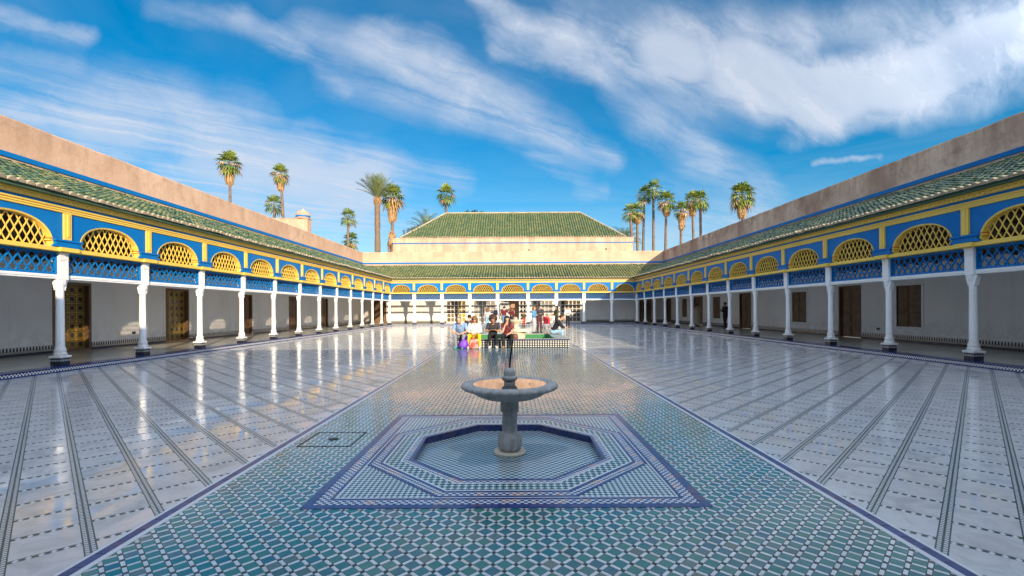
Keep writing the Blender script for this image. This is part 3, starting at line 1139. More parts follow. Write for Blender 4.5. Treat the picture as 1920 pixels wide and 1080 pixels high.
# ---------------------------------------------------------------- a gallery wing
def wing(name, label, origin, rotz, nb, bays, doors=(), golds=(), windows=(), extra_holes=(), full=True, single_tiles=True, pitch=0.2, plaster_m='plaster_salmon', col_w=0.76):
    w = thing(name, label, 'gallery building', origin, rotz, 'arcaded gallery buildings round the courtyard')
    M = Matrix.Translation(origin) @ Matrix.Rotation(rotz, 4, 'Z')
    cs = [0.0]
    for b in bays:
        cs.append(cs[-1] + b)
    L = cs[-1]
    # walking floor and kerb (corner squares belong to the long sides' ends)
    k = MB()
    k.add([(0.40, -0.40, 0), (L - 0.40, -0.40, 0), (L, 0.0, 0), (0, 0, 0),
           (0.40, -0.40, FL + .004), (L - 0.40, -0.40, FL + .004), (L, 0.0, FL + .004), (0, 0, FL + .004)],
          [(0, 1, 5, 4), (4, 5, 6, 7), (1, 2, 6, 5), (3, 0, 4, 7)])
    k.obj('kerb', 'kerb_tiles', w)
    fl = MB()
    fl.add([(0, 0, FL), (L, 0, FL), (L + D, D, FL), (-D, D, FL)], [(0, 1, 2, 3)])
    fl.obj('gallery_floor', 'gallery_tiles', w)
    # back wall
    holes = [(a, b, FL, z) for a, b, z in doors] + [(a, b, FL, z) for a, b, z in golds] + list(windows) + list(extra_holes)
    bw = MB()
    for a, b, c, d in wall_pieces(-D, L + D, 0.0, 4.35, holes):
        bw.box(a, b, D, D + 0.30, c, d)
    wall = bw.obj('wall', 'wall_white', w)
    da = MB()
    low = [h for h in holes if h[2] < 0.3]
    for a, b, c, d in wall_pieces(-D + .02, L + D - .02, FL, 0.385, [(h[0] - .0, h[1] + .0, FL, 0.385) for h in low]):
        if d - c > 0.02:
            da.box(a, b, D - 0.018, D - 0.001, c + .001, d)
    da.obj('dado', 'dado_tiles', wall)
    ce = MB()
    ce.add([(0, 0.0, 3.98), (L, 0.0, 3.98), (L + D, D, 3.08), (-D, D, 3.08)], [(3, 2, 1, 0)])
    q = 0.3
    while q < L:                      # sloping beams
        ce.add([(q - .05, .1, 3.955), (q + .05, .1, 3.955), (q + .05, D - .01, 3.082), (q - .05, D - .01, 3.082),
                (q - .05, .1, 3.85), (q + .05, .1, 3.85), (q + .05, D - .01, 2.98), (q - .05, D - .01, 2.98)],
               [(4, 7, 6, 5), (0, 3, 7, 4), (2, 1, 5, 6), (1, 0, 4, 5)])
        q += 0.647
    ce.obj('ceiling', 'wood_ceiling', w)
    # parapet wall above the roof
    pa = MB()
    nn = int((L + 2 * D) / 0.5)
    prof = [(D, 4.36), (D, WALL_TOP - .07), (D + .03, WALL_TOP - .02), (D + .12, WALL_TOP), (D + .32, WALL_TOP - .01), (D + .42, WALL_TOP - .08), (D + .42, 4.36)]
    vs_ = []
    for i in range(nn + 1):
        wob = random.uniform(-.012, .012)
        for (yy, zz) in prof:
            vs_.append((-D + i * (L + 2 * D) / nn, yy + (random.uniform(-.004, .004) if zz > 5 else 0), zz + (wob if zz > 5 else 0)))
    npf = len(prof)
    pa.add(vs_, [(i * npf + q, (i + 1) * npf + q, (i + 1) * npf + q + 1, i * npf + q + 1) for i in range(nn) for q in range(npf - 1)])
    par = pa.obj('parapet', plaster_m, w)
    bb = MB().box(-D + .04, L + D - .04, D - 0.04, D - 0.002, 6.00, 6.15)
    bb.obj('blue_band', 'paint_blue', par)
    # long mouldings
    m = MB()
    m.bbox(0, L, -0.215, 0.08, 2.922, 3.028, 0.01)
    m.obj('ledge', 'paint_yellow', w)
    m = MB()
    m.bbox(0, L, -0.205, 0.05, 3.884, 4.04, 0.01)
    m.box(0, L, -0.222, -0.203, 3.94, 3.965)
    m.box(0, L, -0.232, -0.203, 3.998, 4.034)
    m.obj('frieze', 'paint_yellow', w)
    m = MB().box(0, L, -0.20, 0.05, 4.043, 4.10)
    m.obj('blue_strip', 'paint_blue', w)
    m = MB()
    m.box(0.0, L, -0.26, 0.05, 4.103, 4.178)
    m.box(0.0, L, -0.33, 0.05, 4.180, 4.222)
    nsc = int(L / 0.13)
    for i in range(nsc):
        xx = (i + .5) * L / nsc
        pass
        arc = [(xx + 0.055 * math.cos(t), 4.168 - 0.055 * math.sin(t)) for t in np.linspace(0, math.pi, 6)]
        poly = [(xx + 0.055, 4.178)] + arc + [(xx - 0.055, 4.178)]
        m.prism(poly, -0.275, -0.258)
    m.obj('cornice', 'paint_yellow', w)
    # roof base and its tiles
    rb = MB()
    rb.add([(0.45 + .02, -0.45 + .02, EAVE_Z - .015), (L - 0.45 - .02, -0.45 + .02, EAVE_Z - .015), (L + D, D, TOP_Z - .015), (-D, D, TOP_Z - .015),
            (0.45 + .02, -0.45 + .02, EAVE_Z - .06), (L - 0.45 - .02, -0.45 + .02, EAVE_Z - .06), (L + D, D, TOP_Z - .06), (-D, D, TOP_Z - .06)],
           [(0, 1, 2, 3), (7, 6, 5, 4), (4, 5, 1, 0)])
    roof = rb.obj('roof', 'roof_pan', w)
    if full:
        ex = RUN / 14.0
        nx = int((L + 2 * D) / pitch)
        P = []
        for j in range(14):
            d = j * ex
            y = EAVE_Y + d * math.cos(SLOPE)
            z = EAVE_Z + d * math.sin(SLOPE)
            for i in range(nx):
                x = L / 2 + (i - nx / 2 + 0.5) * pitch
                ym = y + 0.15
                if -ym - 0.02 <= x <= L + ym + 0.02:
                    P.append((x, y, z, j))
        P = np.array(P)
        ph = random.random() * 6
        P[:, 2] += 0.008 * np.sin(P[:, 0] * 0.9 + ph) + 0.005 * np.sin(P[:, 0] * 2.3 + P[:, 1] + ph) + RNG.normal(0, .004, len(P))
        P[:, 1] += RNG.normal(0, .012, len(P))
        ids = np.arange(len(P))
        sel = set()
        if single_tiles:
            W = [(M @ Vector(p[:3])) for p in P]
            ds = [(q.length, i) for i, q in enumerate(W) if in_view(q)]
            ds.sort()
            sel = set(i for _, i in ds[:300])
        for i in sel:
            x, y, z, j = P[i]
            o = put('roof_tile', SH['tile_eave'] if j == 0 else SH['tile'], roof, (x, y + random.uniform(-.008, .008), z + random.uniform(-.004, .004)))
            o.rotation_euler = (SLOPE, 0, random.gauss(0, 0.025))
            o.scale = (pitch / 0.2, 1, 1)
        keep = np.array([i not in sel for i in ids])
        for j0, geo in ((True, tile_geo(True)), (False, tile_geo(False))):
            msk = keep & ((P[:, 3] == 0) == j0)
            geo = (geo[0] * np.array([pitch / 0.2, 1, 1]), geo[1], geo[2])
            me = batch_tiles('roof_tile_rows', geo, P[msk][:, :3], ROT_SL, bias=0.60 if pitch > .21 else 0.0)
            stuff(put('eave_tiles' if j0 else 'roof_tiles', me, roof))
    # columns
    for i, c in enumerate(cs):
        col = put('column', SH['column'], w, (c, 0, 0), scale=(col_w, col_w, 1))
        for nm in ('pedestal', 'base', 'capital'):
            put(nm, SH[nm], col)
        if full:
            if 0 < i < len(cs) - 1:
                put('pilaster', SH['pilaster'], w, (c, 0, 0))
                cb = put('corbel', SH['corbel'], w, (c, 0, 0))
                put('ledge_block', SH['ledge_block'], cb)
    for i, b in enumerate(bays):
        sc = (b / S, 1, 1)
        put('beam', SH['beam'], w, (cs[i], 0, 0), scale=sc)
        aw = put('arch_wall', SH['arch_wall'], w, (cs[i], 0, 0), scale=sc)
        if full:
            lp = put('lattice_panel', SH['lattice_panel'], w, (cs[i], 0, 0), scale=sc)
            stuff(put('lattice', SH['lattice'], lp))
            put('arch_rim', SH['arch_rim'], aw)
            stuff(put('arch_lattice', SH['arch_lattice'], aw))
    for a, b, z in doors:
        wood_door(w, a, b, z)
    for a, b, z in golds:
        gold_door(w, a, b, z)
    for a, b, z0, z1 in windows:
        shutter_window(w, a, b, z0, z1)
    return w


LY = lambda y: y - Y_NEAR
RY = lambda y: Y_FAR - y
bays_side = [S] * NB

left = wing('gallery_building', 'sunlit arcaded gallery with blue and yellow arches, gold lattice doors and white wall',
            (CX - HW, Y_NEAR, 0), math.pi / 2, NB, bays_side,
            doors=[(LY(25.3), LY(26.5), 2.36), (LY(30.8), LY(32.2), 2.4), (LY(36.1), LY(37.4), 2.4)],
            golds=[(LY(14.95), LY(16.35), 2.44), (LY(19.85), LY(21.3), 2.44)])
left['label'] = 'sunlit arcaded gallery with gold grille doors, facing the shaded one across the court'
right = wing('gallery_building', 'shaded arcaded gallery with brown shuttered windows in its white back wall',
             (CX + HW, Y_FAR, 0), -math.pi / 2, NB, bays_side,
             doors=[(RY(45.35), RY(43.9), 2.4), (RY(38.5), RY(36.6), 2.4), (RY(30.75), RY(29.2), 2.42), (RY(21.4), RY(20.0), 2.42)],
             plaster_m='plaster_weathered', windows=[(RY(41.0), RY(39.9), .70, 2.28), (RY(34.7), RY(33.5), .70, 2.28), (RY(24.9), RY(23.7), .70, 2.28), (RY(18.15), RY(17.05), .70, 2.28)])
fb = np.array([2.30, 2.54, 2.54, 2.54, 2.78, 2.59, 2.52, 2.55, 2.34])
fb = (fb * (2 * HW / fb.sum())).tolist()
FX = lambda x: x - (CX - HW)
GLAZ = [(-6.51, -4.55), (-3.81, -1.64), (-1.16, 1.43), (2.06, 4.07), (4.82, 6.83)]
far = wing('gallery_building', 'arcaded gallery across the far end of the court with five white glazed bays',
           (CX - HW, Y_FAR, 0), 0.0, 9, fb,
           doors=[(FX(-13.75), FX(-12.45), 2.4), (FX(12.65), FX(13.85), 2.4)],
           extra_holes=[(FX(a), FX(b), FL, 2.36) for a, b in GLAZ], single_tiles=True, pitch=0.245, col_w=1.0)
south = wing('gallery_building', 'arcaded gallery closing the near end of the court',
             (CX + HW, Y_NEAR, 0), math.pi, 9, fb, full=False)


for wg, lx, zz in ((left, LY(18.15), 0.62), (right, RY(19.06), 0.57)):
    b = MB().bbox(lx - .07, lx + .07, D - .03, D - .001, zz - .045, zz + .045, .006)
    b.box(lx - .05, lx - .005, D - .036, D - .029, zz - .03, zz + .03)
    b.obj('socket_box', 'metal_dark', wg)


# glazed screens of the end wing
def glazing(x0, x1, z0, z1, cols, rows, pmat_fn, name='french_window'):
    y = D
    f = MB()
    e = 0.07
    f.box(x0, x0 + e, y - 0.015, y + 0.12, z0, z1)
    f.box(x1 - e, x1, y - 0.015, y + 0.12, z0, z1)
    f.box(x0 + e, x1 - e, y - 0.015, y + 0.12, z1 - e, z1)
    f.box(x0 + e, x1 - e, y - 0.015, y + 0.12, z0, z0 + 0.14)
    a, b, c, d = x0 + e, x1 - e, z0 + 0.14, z1 - e
    pw, ph = (b - a) / cols, (d - c) / rows
    for i in range(1, cols):
        t = 0.045 if (i == cols // 2 or i == (cols + 1) // 2) else 0.030
        f.box(a + i * pw - t, a + i * pw + t, y + 0.02, y + 0.08, c, d)
    for j in range(1, rows):
        f.box(a, b, y + 0.025, y + 0.075, c + j * ph - 0.03, c + j * ph + 0.03)
    fo = f.obj(name, 'paint_white', far)
    meshes = {}
    for i in range(cols):
        for j in range(rows):
            mn = pmat_fn(i, j)
            if mn not in meshes:
                meshes[mn] = MB().box(-pw / 2 + .01, pw / 2 - .01, -0.004, 0.004, -ph / 2 + .01, ph / 2 - .01).mesh('pane', mn)
            o = put('pane', meshes[mn], fo, (a + (i + .5) * pw, y + 0.05, c + (j + .5) * ph))
            o.rotation_euler = (random.gauss(0, .006), 0, random.gauss(0, .006))
    return fo


z1 = 2.355
glazing(FX(GLAZ[0][0]), FX(GLAZ[0][1]), FL, z1, 5, 5, lambda i, j: 'pane_yellow' if (i >= 3 and j >= 0) else 'pane_brown')
glazing(FX(GLAZ[1][0]), FX(GLAZ[1][1]), FL, z1, 5, 5, lambda i, j: 'pane_grey')
glazing(FX(GLAZ[3][0]), FX(GLAZ[3][1]), FL, z1, 5, 5, lambda i, j: 'pane_grey')
glazing(FX(GLAZ[4][0]), FX(GLAZ[4][1]), FL, z1, 5, 5, lambda i, j: 'pane_brown')
# centre bay: open doorway between two narrow glazed leaves
glazing(FX(-1.16), FX(-0.44), FL, z1, 2, 5, lambda i, j: 'pane_grey')
glazing(FX(0.76), FX(1.43), FL, z1, 2, 5, lambda i, j: 'door_glass')
dr = MB()
for a, b in ((-0.44, -0.38), (0.70, 0.76)):
    dr.box(FX(a), FX(b), D - 0.01, D + 0.13, FL, z1)
dr.box(FX(-0.38), FX(0.70), D - 0.01, D + 0.13, z1 - 0.07, z1)
do = dr.obj('doorway', 'paint_white', far)
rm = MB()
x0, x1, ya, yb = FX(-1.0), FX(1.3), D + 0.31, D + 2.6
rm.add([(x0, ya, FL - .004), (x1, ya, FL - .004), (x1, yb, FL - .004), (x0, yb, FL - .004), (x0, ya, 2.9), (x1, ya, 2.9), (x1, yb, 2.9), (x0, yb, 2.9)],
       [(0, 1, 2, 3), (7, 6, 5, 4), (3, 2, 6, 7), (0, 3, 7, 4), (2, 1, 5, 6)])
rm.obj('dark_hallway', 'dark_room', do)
pn = MB().box(FX(0.12), FX(0.66), D + 1.2, D + 1.26, FL, 1.35)
pn.obj('inner_screen', 'pane_grey', do)
op = MB().box(FX(-0.36), FX(-0.32), D + 0.14, D + 0.66, FL + .02, z1 - 0.08)
op.obj('door_leaf', 'paint_white', do)

# ---------------------------------------------------------------- hall with the hipped roof behind the end wing
hy = 47.05
hall = thing('hall_building', 'tall salmon hall with green hipped tile roof rising behind the end gallery', 'building', (0.15, hy, 0))
HXW = 12.13
wl = MB()
wl.box(-HXW, HXW, 0, 10.4, -0.3, 8.12)
wl.box(-HXW - .06, HXW + .06, -0.06, 10.46, 8.22, 8.62)
wl.box(-HXW - .10, HXW + .10, -0.10, 10.5, 8.62, 8.70)
hw_ = wl.obj('wall', 'plaster_salmon', hall)
MB().box(-HXW - .03, HXW + .03, -0.03, 10.43, 8.12, 8.22).obj('blue_band', 'paint_blue', hw_)
for vx, vz in ((1.6, 7.45), (9.4, 7.5)):
    v = MB().lathe([(0.09, -0.1), (0.09, 0.0), (0.06, 0.0)], 10)
    o = v.obj('vent_pipe', 'metal_dark', hw_, loc=(vx, -0.0, vz))
    o.rotation_euler = (math.pi / 2, 0, 0)
EX, RX, RY_, EZ, RZ = 11.45, 7.46, 4.75, 8.72, 12.15
rb = MB()
rb.add([(-EX, 0.05, EZ), (EX, 0.05, EZ), (EX, 10.3, EZ), (-EX, 10.3, EZ), (-RX, RY_, RZ), (RX, RY_, RZ), (RX, 10.3 - RY_ + .05, RZ), (-RX, 10.3 - RY_ + .05, RZ)],
       [(0, 1, 5, 4), (2, 3, 7, 6), (1, 2, 6, 5), (3, 0, 4, 7), (4, 5, 6, 7)])
hroof = rb.obj('roof', 'roof_pan', hall)
hs = math.atan2(RZ - EZ, RY_ - .05)
hl = math.hypot(RZ - EZ, RY_ - .05)
P = []
nrow = 18
nx = int(2 * EX / 0.255)
for j in range(nrow):
    d = j * hl / nrow
    t = (d + 0.15) / hl
    lim = EX + (RX - EX) * t
    for i in range(nx):
        x = (i - nx / 2 + .5) * 0.255
        if abs(x) < lim:
            P.append((x, 0.05 + d * math.cos(hs), EZ + d * math.sin(hs)))
P = np.array(P)
rotH = np.array([[1, 0, 0], [0, math.cos(hs), -math.sin(hs)], [0, math.sin(hs), math.cos(hs)]])
wide = lambda g: (g[0] * np.array([1.25, 1, 1.15]), g[1], g[2])
stuff(put('roof_tiles', batch_tiles('hall_tiles', wide(tile_geo(False)), P, rotH, bias=0.60), hroof))
wide = lambda g: (g[0] * np.array([1.25, 1, 1.15]), g[1], g[2])
P2 = P[P[:, 1] < 0.06]
stuff(put('eave_tiles', batch_tiles('hall_eave', wide(tile_geo(True)), P2, rotH), hroof))
rd = MB()
rd.tube([(-RX - .05, RY_, RZ + .04), (RX + .05, RY_, RZ + .04)], 0.10, 8)
for s in (-1, 1):
    rd.tube([(s * EX, 0.05, EZ + .03), (s * RX, RY_, RZ + .05)], 0.09, 8)
rd.obj('ridge', 'roof_mortar', hroof)

# small domed stair turret behind the left wing
tw = thing('stair_turret', 'small salmon roof block with a domed turret beyond the sunlit gallery', 'roof turret', (-17.55, 40.0, 0))
t = MB().box(-2.95, 0, 0, 0.75, 0, 9.35)
t.box(-3.0, 0.05, -0.05, 0.8, 9.35, 9.40)
t.obj('wall', 'plaster_salmon', tw)
t = MB()
t.lathe([(0.56, 9.40), (0.56, 9.52)], 20, cx=-0.55, cy=0.38)
t.obj('dome_drum', 'plaster_salmon', tw)
t = MB().lathe([(0.60, 9.52), (0.60, 9.64)], 20, cx=-0.55, cy=0.38)
t.obj('blue_band', 'paint_blue', tw)
t = MB().lathe([(0.59, 9.64), (0.585, 9.72), (0.52, 9.90), (0.40, 10.04), (0.24, 10.13), (0.08, 10.17), (0.04, 10.26), (0.01, 10.30)], 20, cx=-0.55, cy=0.38)
t.obj('dome', 'plaster_salmon', tw, smooth=True)
# ---------------------------------------------------------------- courtyard floor
PW = 2.43                      # half width of the green path
FXC, FYC = -0.05, 4.88         # fountain centre
SQ = 1.49                      # half of the mosaic square round the fountain
COURT_Y0, COURT_Y1 = Y_NEAR + 0.40, Y_FAR - 0.40
XL, XR = CX - HW + 0.40, CX + HW - 0.40


def clip_poly(poly, nx, ny, c):
    """keep nx*x+ny*y <= c"""
    out = []
    for i in range(len(poly)):
        a, b = poly[i], poly[(i + 1) % len(poly)]
        da, db = nx * a[0] + ny * a[1] - c, nx * b[0] + ny * b[1] - c
        if da <= 0:
            out.append(a)
        if (da < 0 < db) or (db < 0 < da):
            t = da / (da - db)
            out.append((a[0] + t * (b[0] - a[0]), a[1] + t * (b[1] - a[1])))
    return out


def area(p):
    return 0.5 * sum(p[i][0] * p[(i + 1) % len(p)][1] - p[(i + 1) % len(p)][0] * p[i][1] for i in range(len(p)))


def court(side, label_xa, label_xb):
    """marble slabs set diagonally between mosaic bands; side -1 left, +1 right"""
    xa, xb = label_xa, label_xb
    ang = math.radians(135) if side < 0 else math.radians(45)    # run of the wide bands
    ca, sa = math.cos(ang), math.sin(ang)
    # anchor: where a wide band meets the path edge
    ox, oy = (-2.66, 3.46) if side < 0 else (2.66, 3.42)
    root = bpy.data.objects.new('marble_paving', None)
    C.objects.link(root)
    root.location = (ox, oy, 0)
    root.rotation_euler = (0, 0, ang)
    struct(root)
    poly_w = [(xa, COURT_Y0), (xb, COURT_Y0), (xb, COURT_Y1), (xa, COURT_Y1)]
    to_l = lambda p: ((p[0] - ox) * ca + (p[1] - oy) * sa, -(p[0] - ox) * sa + (p[1] - oy) * ca)
    pl = [to_l(p) for p in poly_w]
    base = MB().add([(x, y, 0.0028) for x, y in pl], [(0, 1, 2, 3)])
    base.obj('mosaic_bands', 'court_bands', root)
    halfp = []
    for i in range(4):
        a, b = pl[i], pl[(i + 1) % 4]
        ex, ey = b[0] - a[0], b[1] - a[1]
        nx, ny = ey, -ex
        l = math.hypot(nx, ny)
        nx, ny = nx / l, ny / l
        halfp.append((nx, ny, nx * a[0] + ny * a[1]))
    us = [p[0] for p in pl]; vs = [p[1] for p in pl]
    slabs = []
    for i in range(int(min(us) / PITCH_A) - 1, int(max(us) / PITCH_A) + 2):
        for j in range(int(min(vs) / PITCH_B) - 1, int(max(vs) / PITCH_B) + 2):
            u0, u1 = i * PITCH_A + DASH_W / 2, (i + 1) * PITCH_A - DASH_W / 2
            v0, v1 = j * PITCH_B + BAND_W / 2, (j + 1) * PITCH_B - BAND_W / 2
            q = [(u0, v0), (u1, v0), (u1, v1), (u0, v1)]
            for h in halfp:
                q = clip_poly(q, *h)
                if len(q) < 3:
                    break
            if len(q) >= 3 and area(q) > 0.002:
                slabs.append(q)
    M = Matrix.Translation((ox, oy, 0)) @ Matrix.Rotation(ang, 4, 'Z')
    info = []
    for n, q in enumerate(slabs):
        cxm = sum(p[0] for p in q) / len(q); cym = sum(p[1] for p in q) / len(q)
        wp = M @ Vector((cxm, cym, 0))
        info.append((wp.length if in_view(wp, .12) else 1e6 + wp.length, n, cxm, cym))
    info.sort()
    H = 0.0040
    full_area = (PITCH_A - DASH_W) * (PITCH_B - BAND_W)
    shared = None

    def slab_geo(mb, q, cx_, cy_, tone, tilt):
        m = len(q)
        top = []
        for p in q:
            dx, dy = p[0] - cx_, p[1] - cy_
            top.append((p[0], p[1], H + tilt[0] * dx + tilt[1] * dy))
        vs_ = top + [(p[0], p[1], -0.002) for p in q]
        fs_ = [tuple(range(m))] + [(i, m + i, m + (i + 1) % m, (i + 1) % m) for i in range(m)]
        mb.add(vs_, fs_, tone)

    rest = MB()
    for r, (dist, n, cx_, cy_) in enumerate(info):
        q = slabs[n]
        tilt = (random.gauss(0, 0.0016), random.gauss(0, 0.0016))
        if r < 300 and dist < 1e6:
            if len(q) == 4 and abs(area(q) - full_area) < 1e-5:
                if shared is None:
                    s = MB()
                    slab_geo(s, [(p[0] - cx_, p[1] - cy_) for p in q], 0, 0, 0.0, (0, 0))
                    shared = s.mesh('marble_slab', 'marble')
                me = shared
            else:
                s = MB()
                slab_geo(s, [(p[0] - cx_, p[1] - cy_) for p in q], 0, 0, 0.0, (0, 0))
                me = s.mesh('marble_slab', 'marble')
            o = put('marble_slab', me, root, (cx_, cy_, 0))
            o.rotation_euler = (random.gauss(0, 0.0016), random.gauss(0, 0.0016), 0)
        else:
            slab_geo(rest, q, cx_, cy_, random.random() + 1e-3, tilt)
    stuff(rest.obj('marble_slabs', 'marble', root))
    return root


court(-1, XL - 0.002, -PW - 0.085)
court(+1, PW + 0.085, XR + 0.002)

# ---- the green path
path = bpy.data.objects.new('tiled_path', None)
C.objects.link(path)
struct(path)
a8 = 0.92
oct_pts = lambda a: [(FXC + a * math.cos(t) / math.cos(math.pi / 8), FYC + a * math.sin(t) / math.cos(math.pi / 8))
                     for t in [math.pi / 8 + k * math.pi / 4 for k in range(8)]]
X0, X1 = -PW - 0.09, PW + 0.09
bed = MB()
for (a, b, c, d) in ((X0, X1, COURT_Y0, FYC - SQ), (X0, X1, FYC + SQ, COURT_Y1), (X0, FXC - SQ, FYC - SQ, FYC + SQ), (FXC + SQ, X1, FYC - SQ, FYC + SQ)):
    bed.add([(a, c, 0), (b, c, 0), (b, d, 0), (a, d, 0)], [(0, 1, 2, 3)])
bed.obj('grout_bed', 'grout', path)

PT, GG, BARW = 0.0925, 0.067, 0.0205
r2 = math.sqrt(0.5)
N = int((COURT_Y1 - COURT_Y0 + 8) / PT)
cells = []
ii, jj = np.meshgrid(np.arange(-60, 560), np.arange(-60, 560), indexing='ij')
aa, bb_ = (ii * PT).ravel(), (jj * PT).ravel()
cx_ = (aa - bb_) * r2 + FXC
cy_ = (aa + bb_) * r2 + FYC - 45 * PT * r2 * 2 - 0.02
POOL = (-2.2, 2.2, 17.35, 21.75)


def keep_mask(x, y):
    m = (np.abs(x) < PW - 0.005) & (y > COURT_Y0 + .05) & (y < COURT_Y1 - .05)
    m &= ~((np.abs(x - FXC) < SQ - 0.01) & (np.abs(y - FYC) < SQ - 0.01))
    m &= ~((x > POOL[0] + .1) & (x < POOL[1] - .1) & (y > POOL[2] + .1) & (y < POOL[3] - .1))
    return m


def tile_batch(name, x, y, hx, hy, rot, m, z=0.0045, singles=None, single_name=None, tiltamp=0.006):
    k = keep_mask(x, y)
    x, y = x[k], y[k]
    d = np.hypot(x, y)
    vis = np.array([in_view((a, b, 0), .02) for a, b in zip(x, y)])
    order = np.argsort(np.where(vis, d, 1e6 + d))
    ns = 300 if single_name else 0
    c, s = math.cos(rot), math.sin(rot)
    corners = np.array([(-hx, -hy), (hx, -hy), (hx, hy), (-hx, hy)])
    rc = np.stack([corners[:, 0] * c - corners[:, 1] * s, corners[:, 0] * s + corners[:, 1] * c], 1)
    if single_name:
        v = [(p[0], p[1], z) for p in rc] + [(p[0] * 1.02, p[1] * 1.02, -0.001) for p in rc]
        me = MB().add(v, [(0, 1, 2, 3)] + [(i, 4 + i, 4 + (i + 1) % 4, (i + 1) % 4) for i in range(4)]).mesh(single_name, m)
        for i in order[:ns]:
            o = put(single_name, me, path, (x[i], y[i], 0))
            o.rotation_euler = (random.gauss(0, tiltamp), random.gauss(0, tiltamp), random.gauss(0, 0.012))
    r = order[ns:]
    x, y = x[r], y[r]
    n = len(x)
    tl = RNG.normal(0, tiltamp, (n, 2))
    top = np.zeros((n, 8, 3), np.float32)
    for q in range(4):
        top[:, q, 0] = x + rc[q, 0]
        top[:, q, 1] = y + rc[q, 1]
        top[:, q, 2] = z + tl[:, 0] * rc[q, 0] + tl[:, 1] * rc[q, 1]
        top[:, 4 + q, 0] = x + rc[q, 0] * 1.02
        top[:, 4 + q, 1] = y + rc[q, 1] * 1.02
        top[:, 4 + q, 2] = -0.001
    fq = np.array([(0, 1, 2, 3)] + [(i, 4 + i, 4 + (i + 1) % 4, (i + 1) % 4) for i in range(4)])
    F_ = fq[None] + (np.arange(n) * 8)[:, None, None]
    me = np_mesh(name, top.reshape(-1, 3), F_.reshape(-1, 4), m, tones=np.repeat(RNG.random(n) * .98 + .01, 5))
    stuff(put(name, me, path))


q45 = math.pi / 4
tile_batch('green_tiles', cx_, cy_, GG / 2, GG / 2, q45, 'tile_green', single_name='green_tile')
# white bars lie between neighbouring green squares, on both diagonals
hx = PT / 2
tile_batch('white_bars', cx_ + hx * r2, cy_ + hx * r2, BARW / 2, 0.031, q45, 'tile_white', z=0.0042, single_name='white_bar')
tile_batch('white_cross_bars', cx_ - hx * r2, cy_ + hx * r2, BARW / 2, 0.031, -q45, 'tile_white', z=0.0042, single_name='white_cross_bar')
tile_batch('dark_studs', cx_, cy_ + PT * r2, 0.0095, 0.0095, q45, 'tile_dark', z=0.0036)

# borders of the path (purple-blue tiles with a white line)
for s in (-1, 1):
    b = MB()
    y = COURT_Y0
    while y < COURT_Y1:
        y2 = min(y + 0.15, COURT_Y1)
        xa, xb = sorted((s * (PW - 0.005), s * (PW + 0.062)))
        if y < 14:
            b.box(xa, xb, y + .002, y2 - .002, 0.0, 0.0085 + random.uniform(-.0006, .0006))
        else:
            b.box(xa, xb, y, y2, 0.0, 0.0085)
        y = y2
    stuff(b.obj('path_border', 'tile_navy', path))
    xa, xb = sorted((s * (PW + 0.062), s * (PW + 0.088)))
    MB().box(xa, xb, COURT_Y0, COURT_Y1, 0.0, 0.0080).obj('border_line', 'line_white', path)
    xa, xb = sorted((s * (PW - 0.045), s * (PW - 0.005)))
    MB().box(xa, xb, COURT_Y0, COURT_Y1, 0.0, 0.0082).obj('border_line', 'line_white', path)

# ---------------------------------------------------------------- mosaic square and the sunken octagon
sq = struct(bpy.data.objects.new('mosaic_square', None))
C.objects.link(sq)
sq.location = (FXC, FYC, 0)
SP = lambda h: [(h, h), (-h, h), (-h, -h), (h, -h)]
OP = lambda a: [(a * math.cos(t) / math.cos(math.pi / 8), a * math.sin(t) / math.cos(math.pi / 8)) for t in [math.pi / 8 + k * math.pi / 4 for k in range(8)]]


def ring(name, outer, inner, z, m, z_low=-0.004):
    n = len(outer)
    vs = [(x, y, z) for x, y in outer] + [(x, y, z) for x, y in inner] + [(x, y, z_low) for x, y in outer] + [(x, y, z_low) for x, y in inner]
    fs = []
    for i in range(n):
        j = (i + 1) % n
        fs += [(i, j, n + j, n + i), (2 * n + j, j, i, 2 * n + i), (n + i, n + j, 3 * n + j, 3 * n + i)]
    fs = [tuple(f) for f in fs]
    return MB().add(vs, fs).obj(name, m, sq)


ring('navy_edge', SP(SQ + 0.012), SP(SQ - 0.055), 0.0085, 'tile_navy')
ring('mosaic_border', SP(SQ - 0.055), SP(SQ - 0.145), 0.006, 'mosaic_band')
ring('navy_line', SP(SQ - 0.145), SP(SQ - 0.172), 0.0072, 'tile_navy')
HS = SQ - 0.172
ring('white_line', SP(HS), SP(HS - 0.012), 0.0068, 'line_white')
HS -= 0.012
# corner triangles
A1 = HS - 0.0
tk = A1 * math.tan(math.pi / 8)
for sx, sy in ((1, 1), (-1, 1), (-1, -1), (1, -1)):
    tri = [(sx * A1, sy * A1), (sx * tk, sy * A1), (sx * A1, sy * tk)]
    if area(tri) < 0:
        tri.reverse()
    MB().add([(x, y, 0.0045) for x, y in tri], [(0, 1, 2)]).obj('corner_mosaic', 'mosaic_check', sq)
ring('octagon_navy', OP(A1), OP(A1 - 0.030), 0.0072, 'tile_navy')
ring('octagon_band', OP(A1 - 0.030), OP(A1 - 0.100), 0.006, 'mosaic_band')
ring('octagon_navy', OP(A1 - 0.100), OP(A1 - 0.128), 0.0072, 'tile_navy')
ring('octagon_white', OP(A1 - 0.128), OP(A1 - 0.146), 0.0068, 'line_white')
ring('octagon_mosaic', OP(A1 - 0.146), OP(a8 + 0.105), 0.0055, 'mosaic_star')
ring('octagon_white', OP(a8 + 0.105), OP(a8 + 0.088), 0.0068, 'line_white')
ring('octagon_band', OP(a8 + 0.088), OP(a8 + 0.032), 0.006, 'mosaic_band')
ring('basin_edge', OP(a8 + 0.032), OP(a8), 0.0085, 'tile_navy', z_low=-0.13)
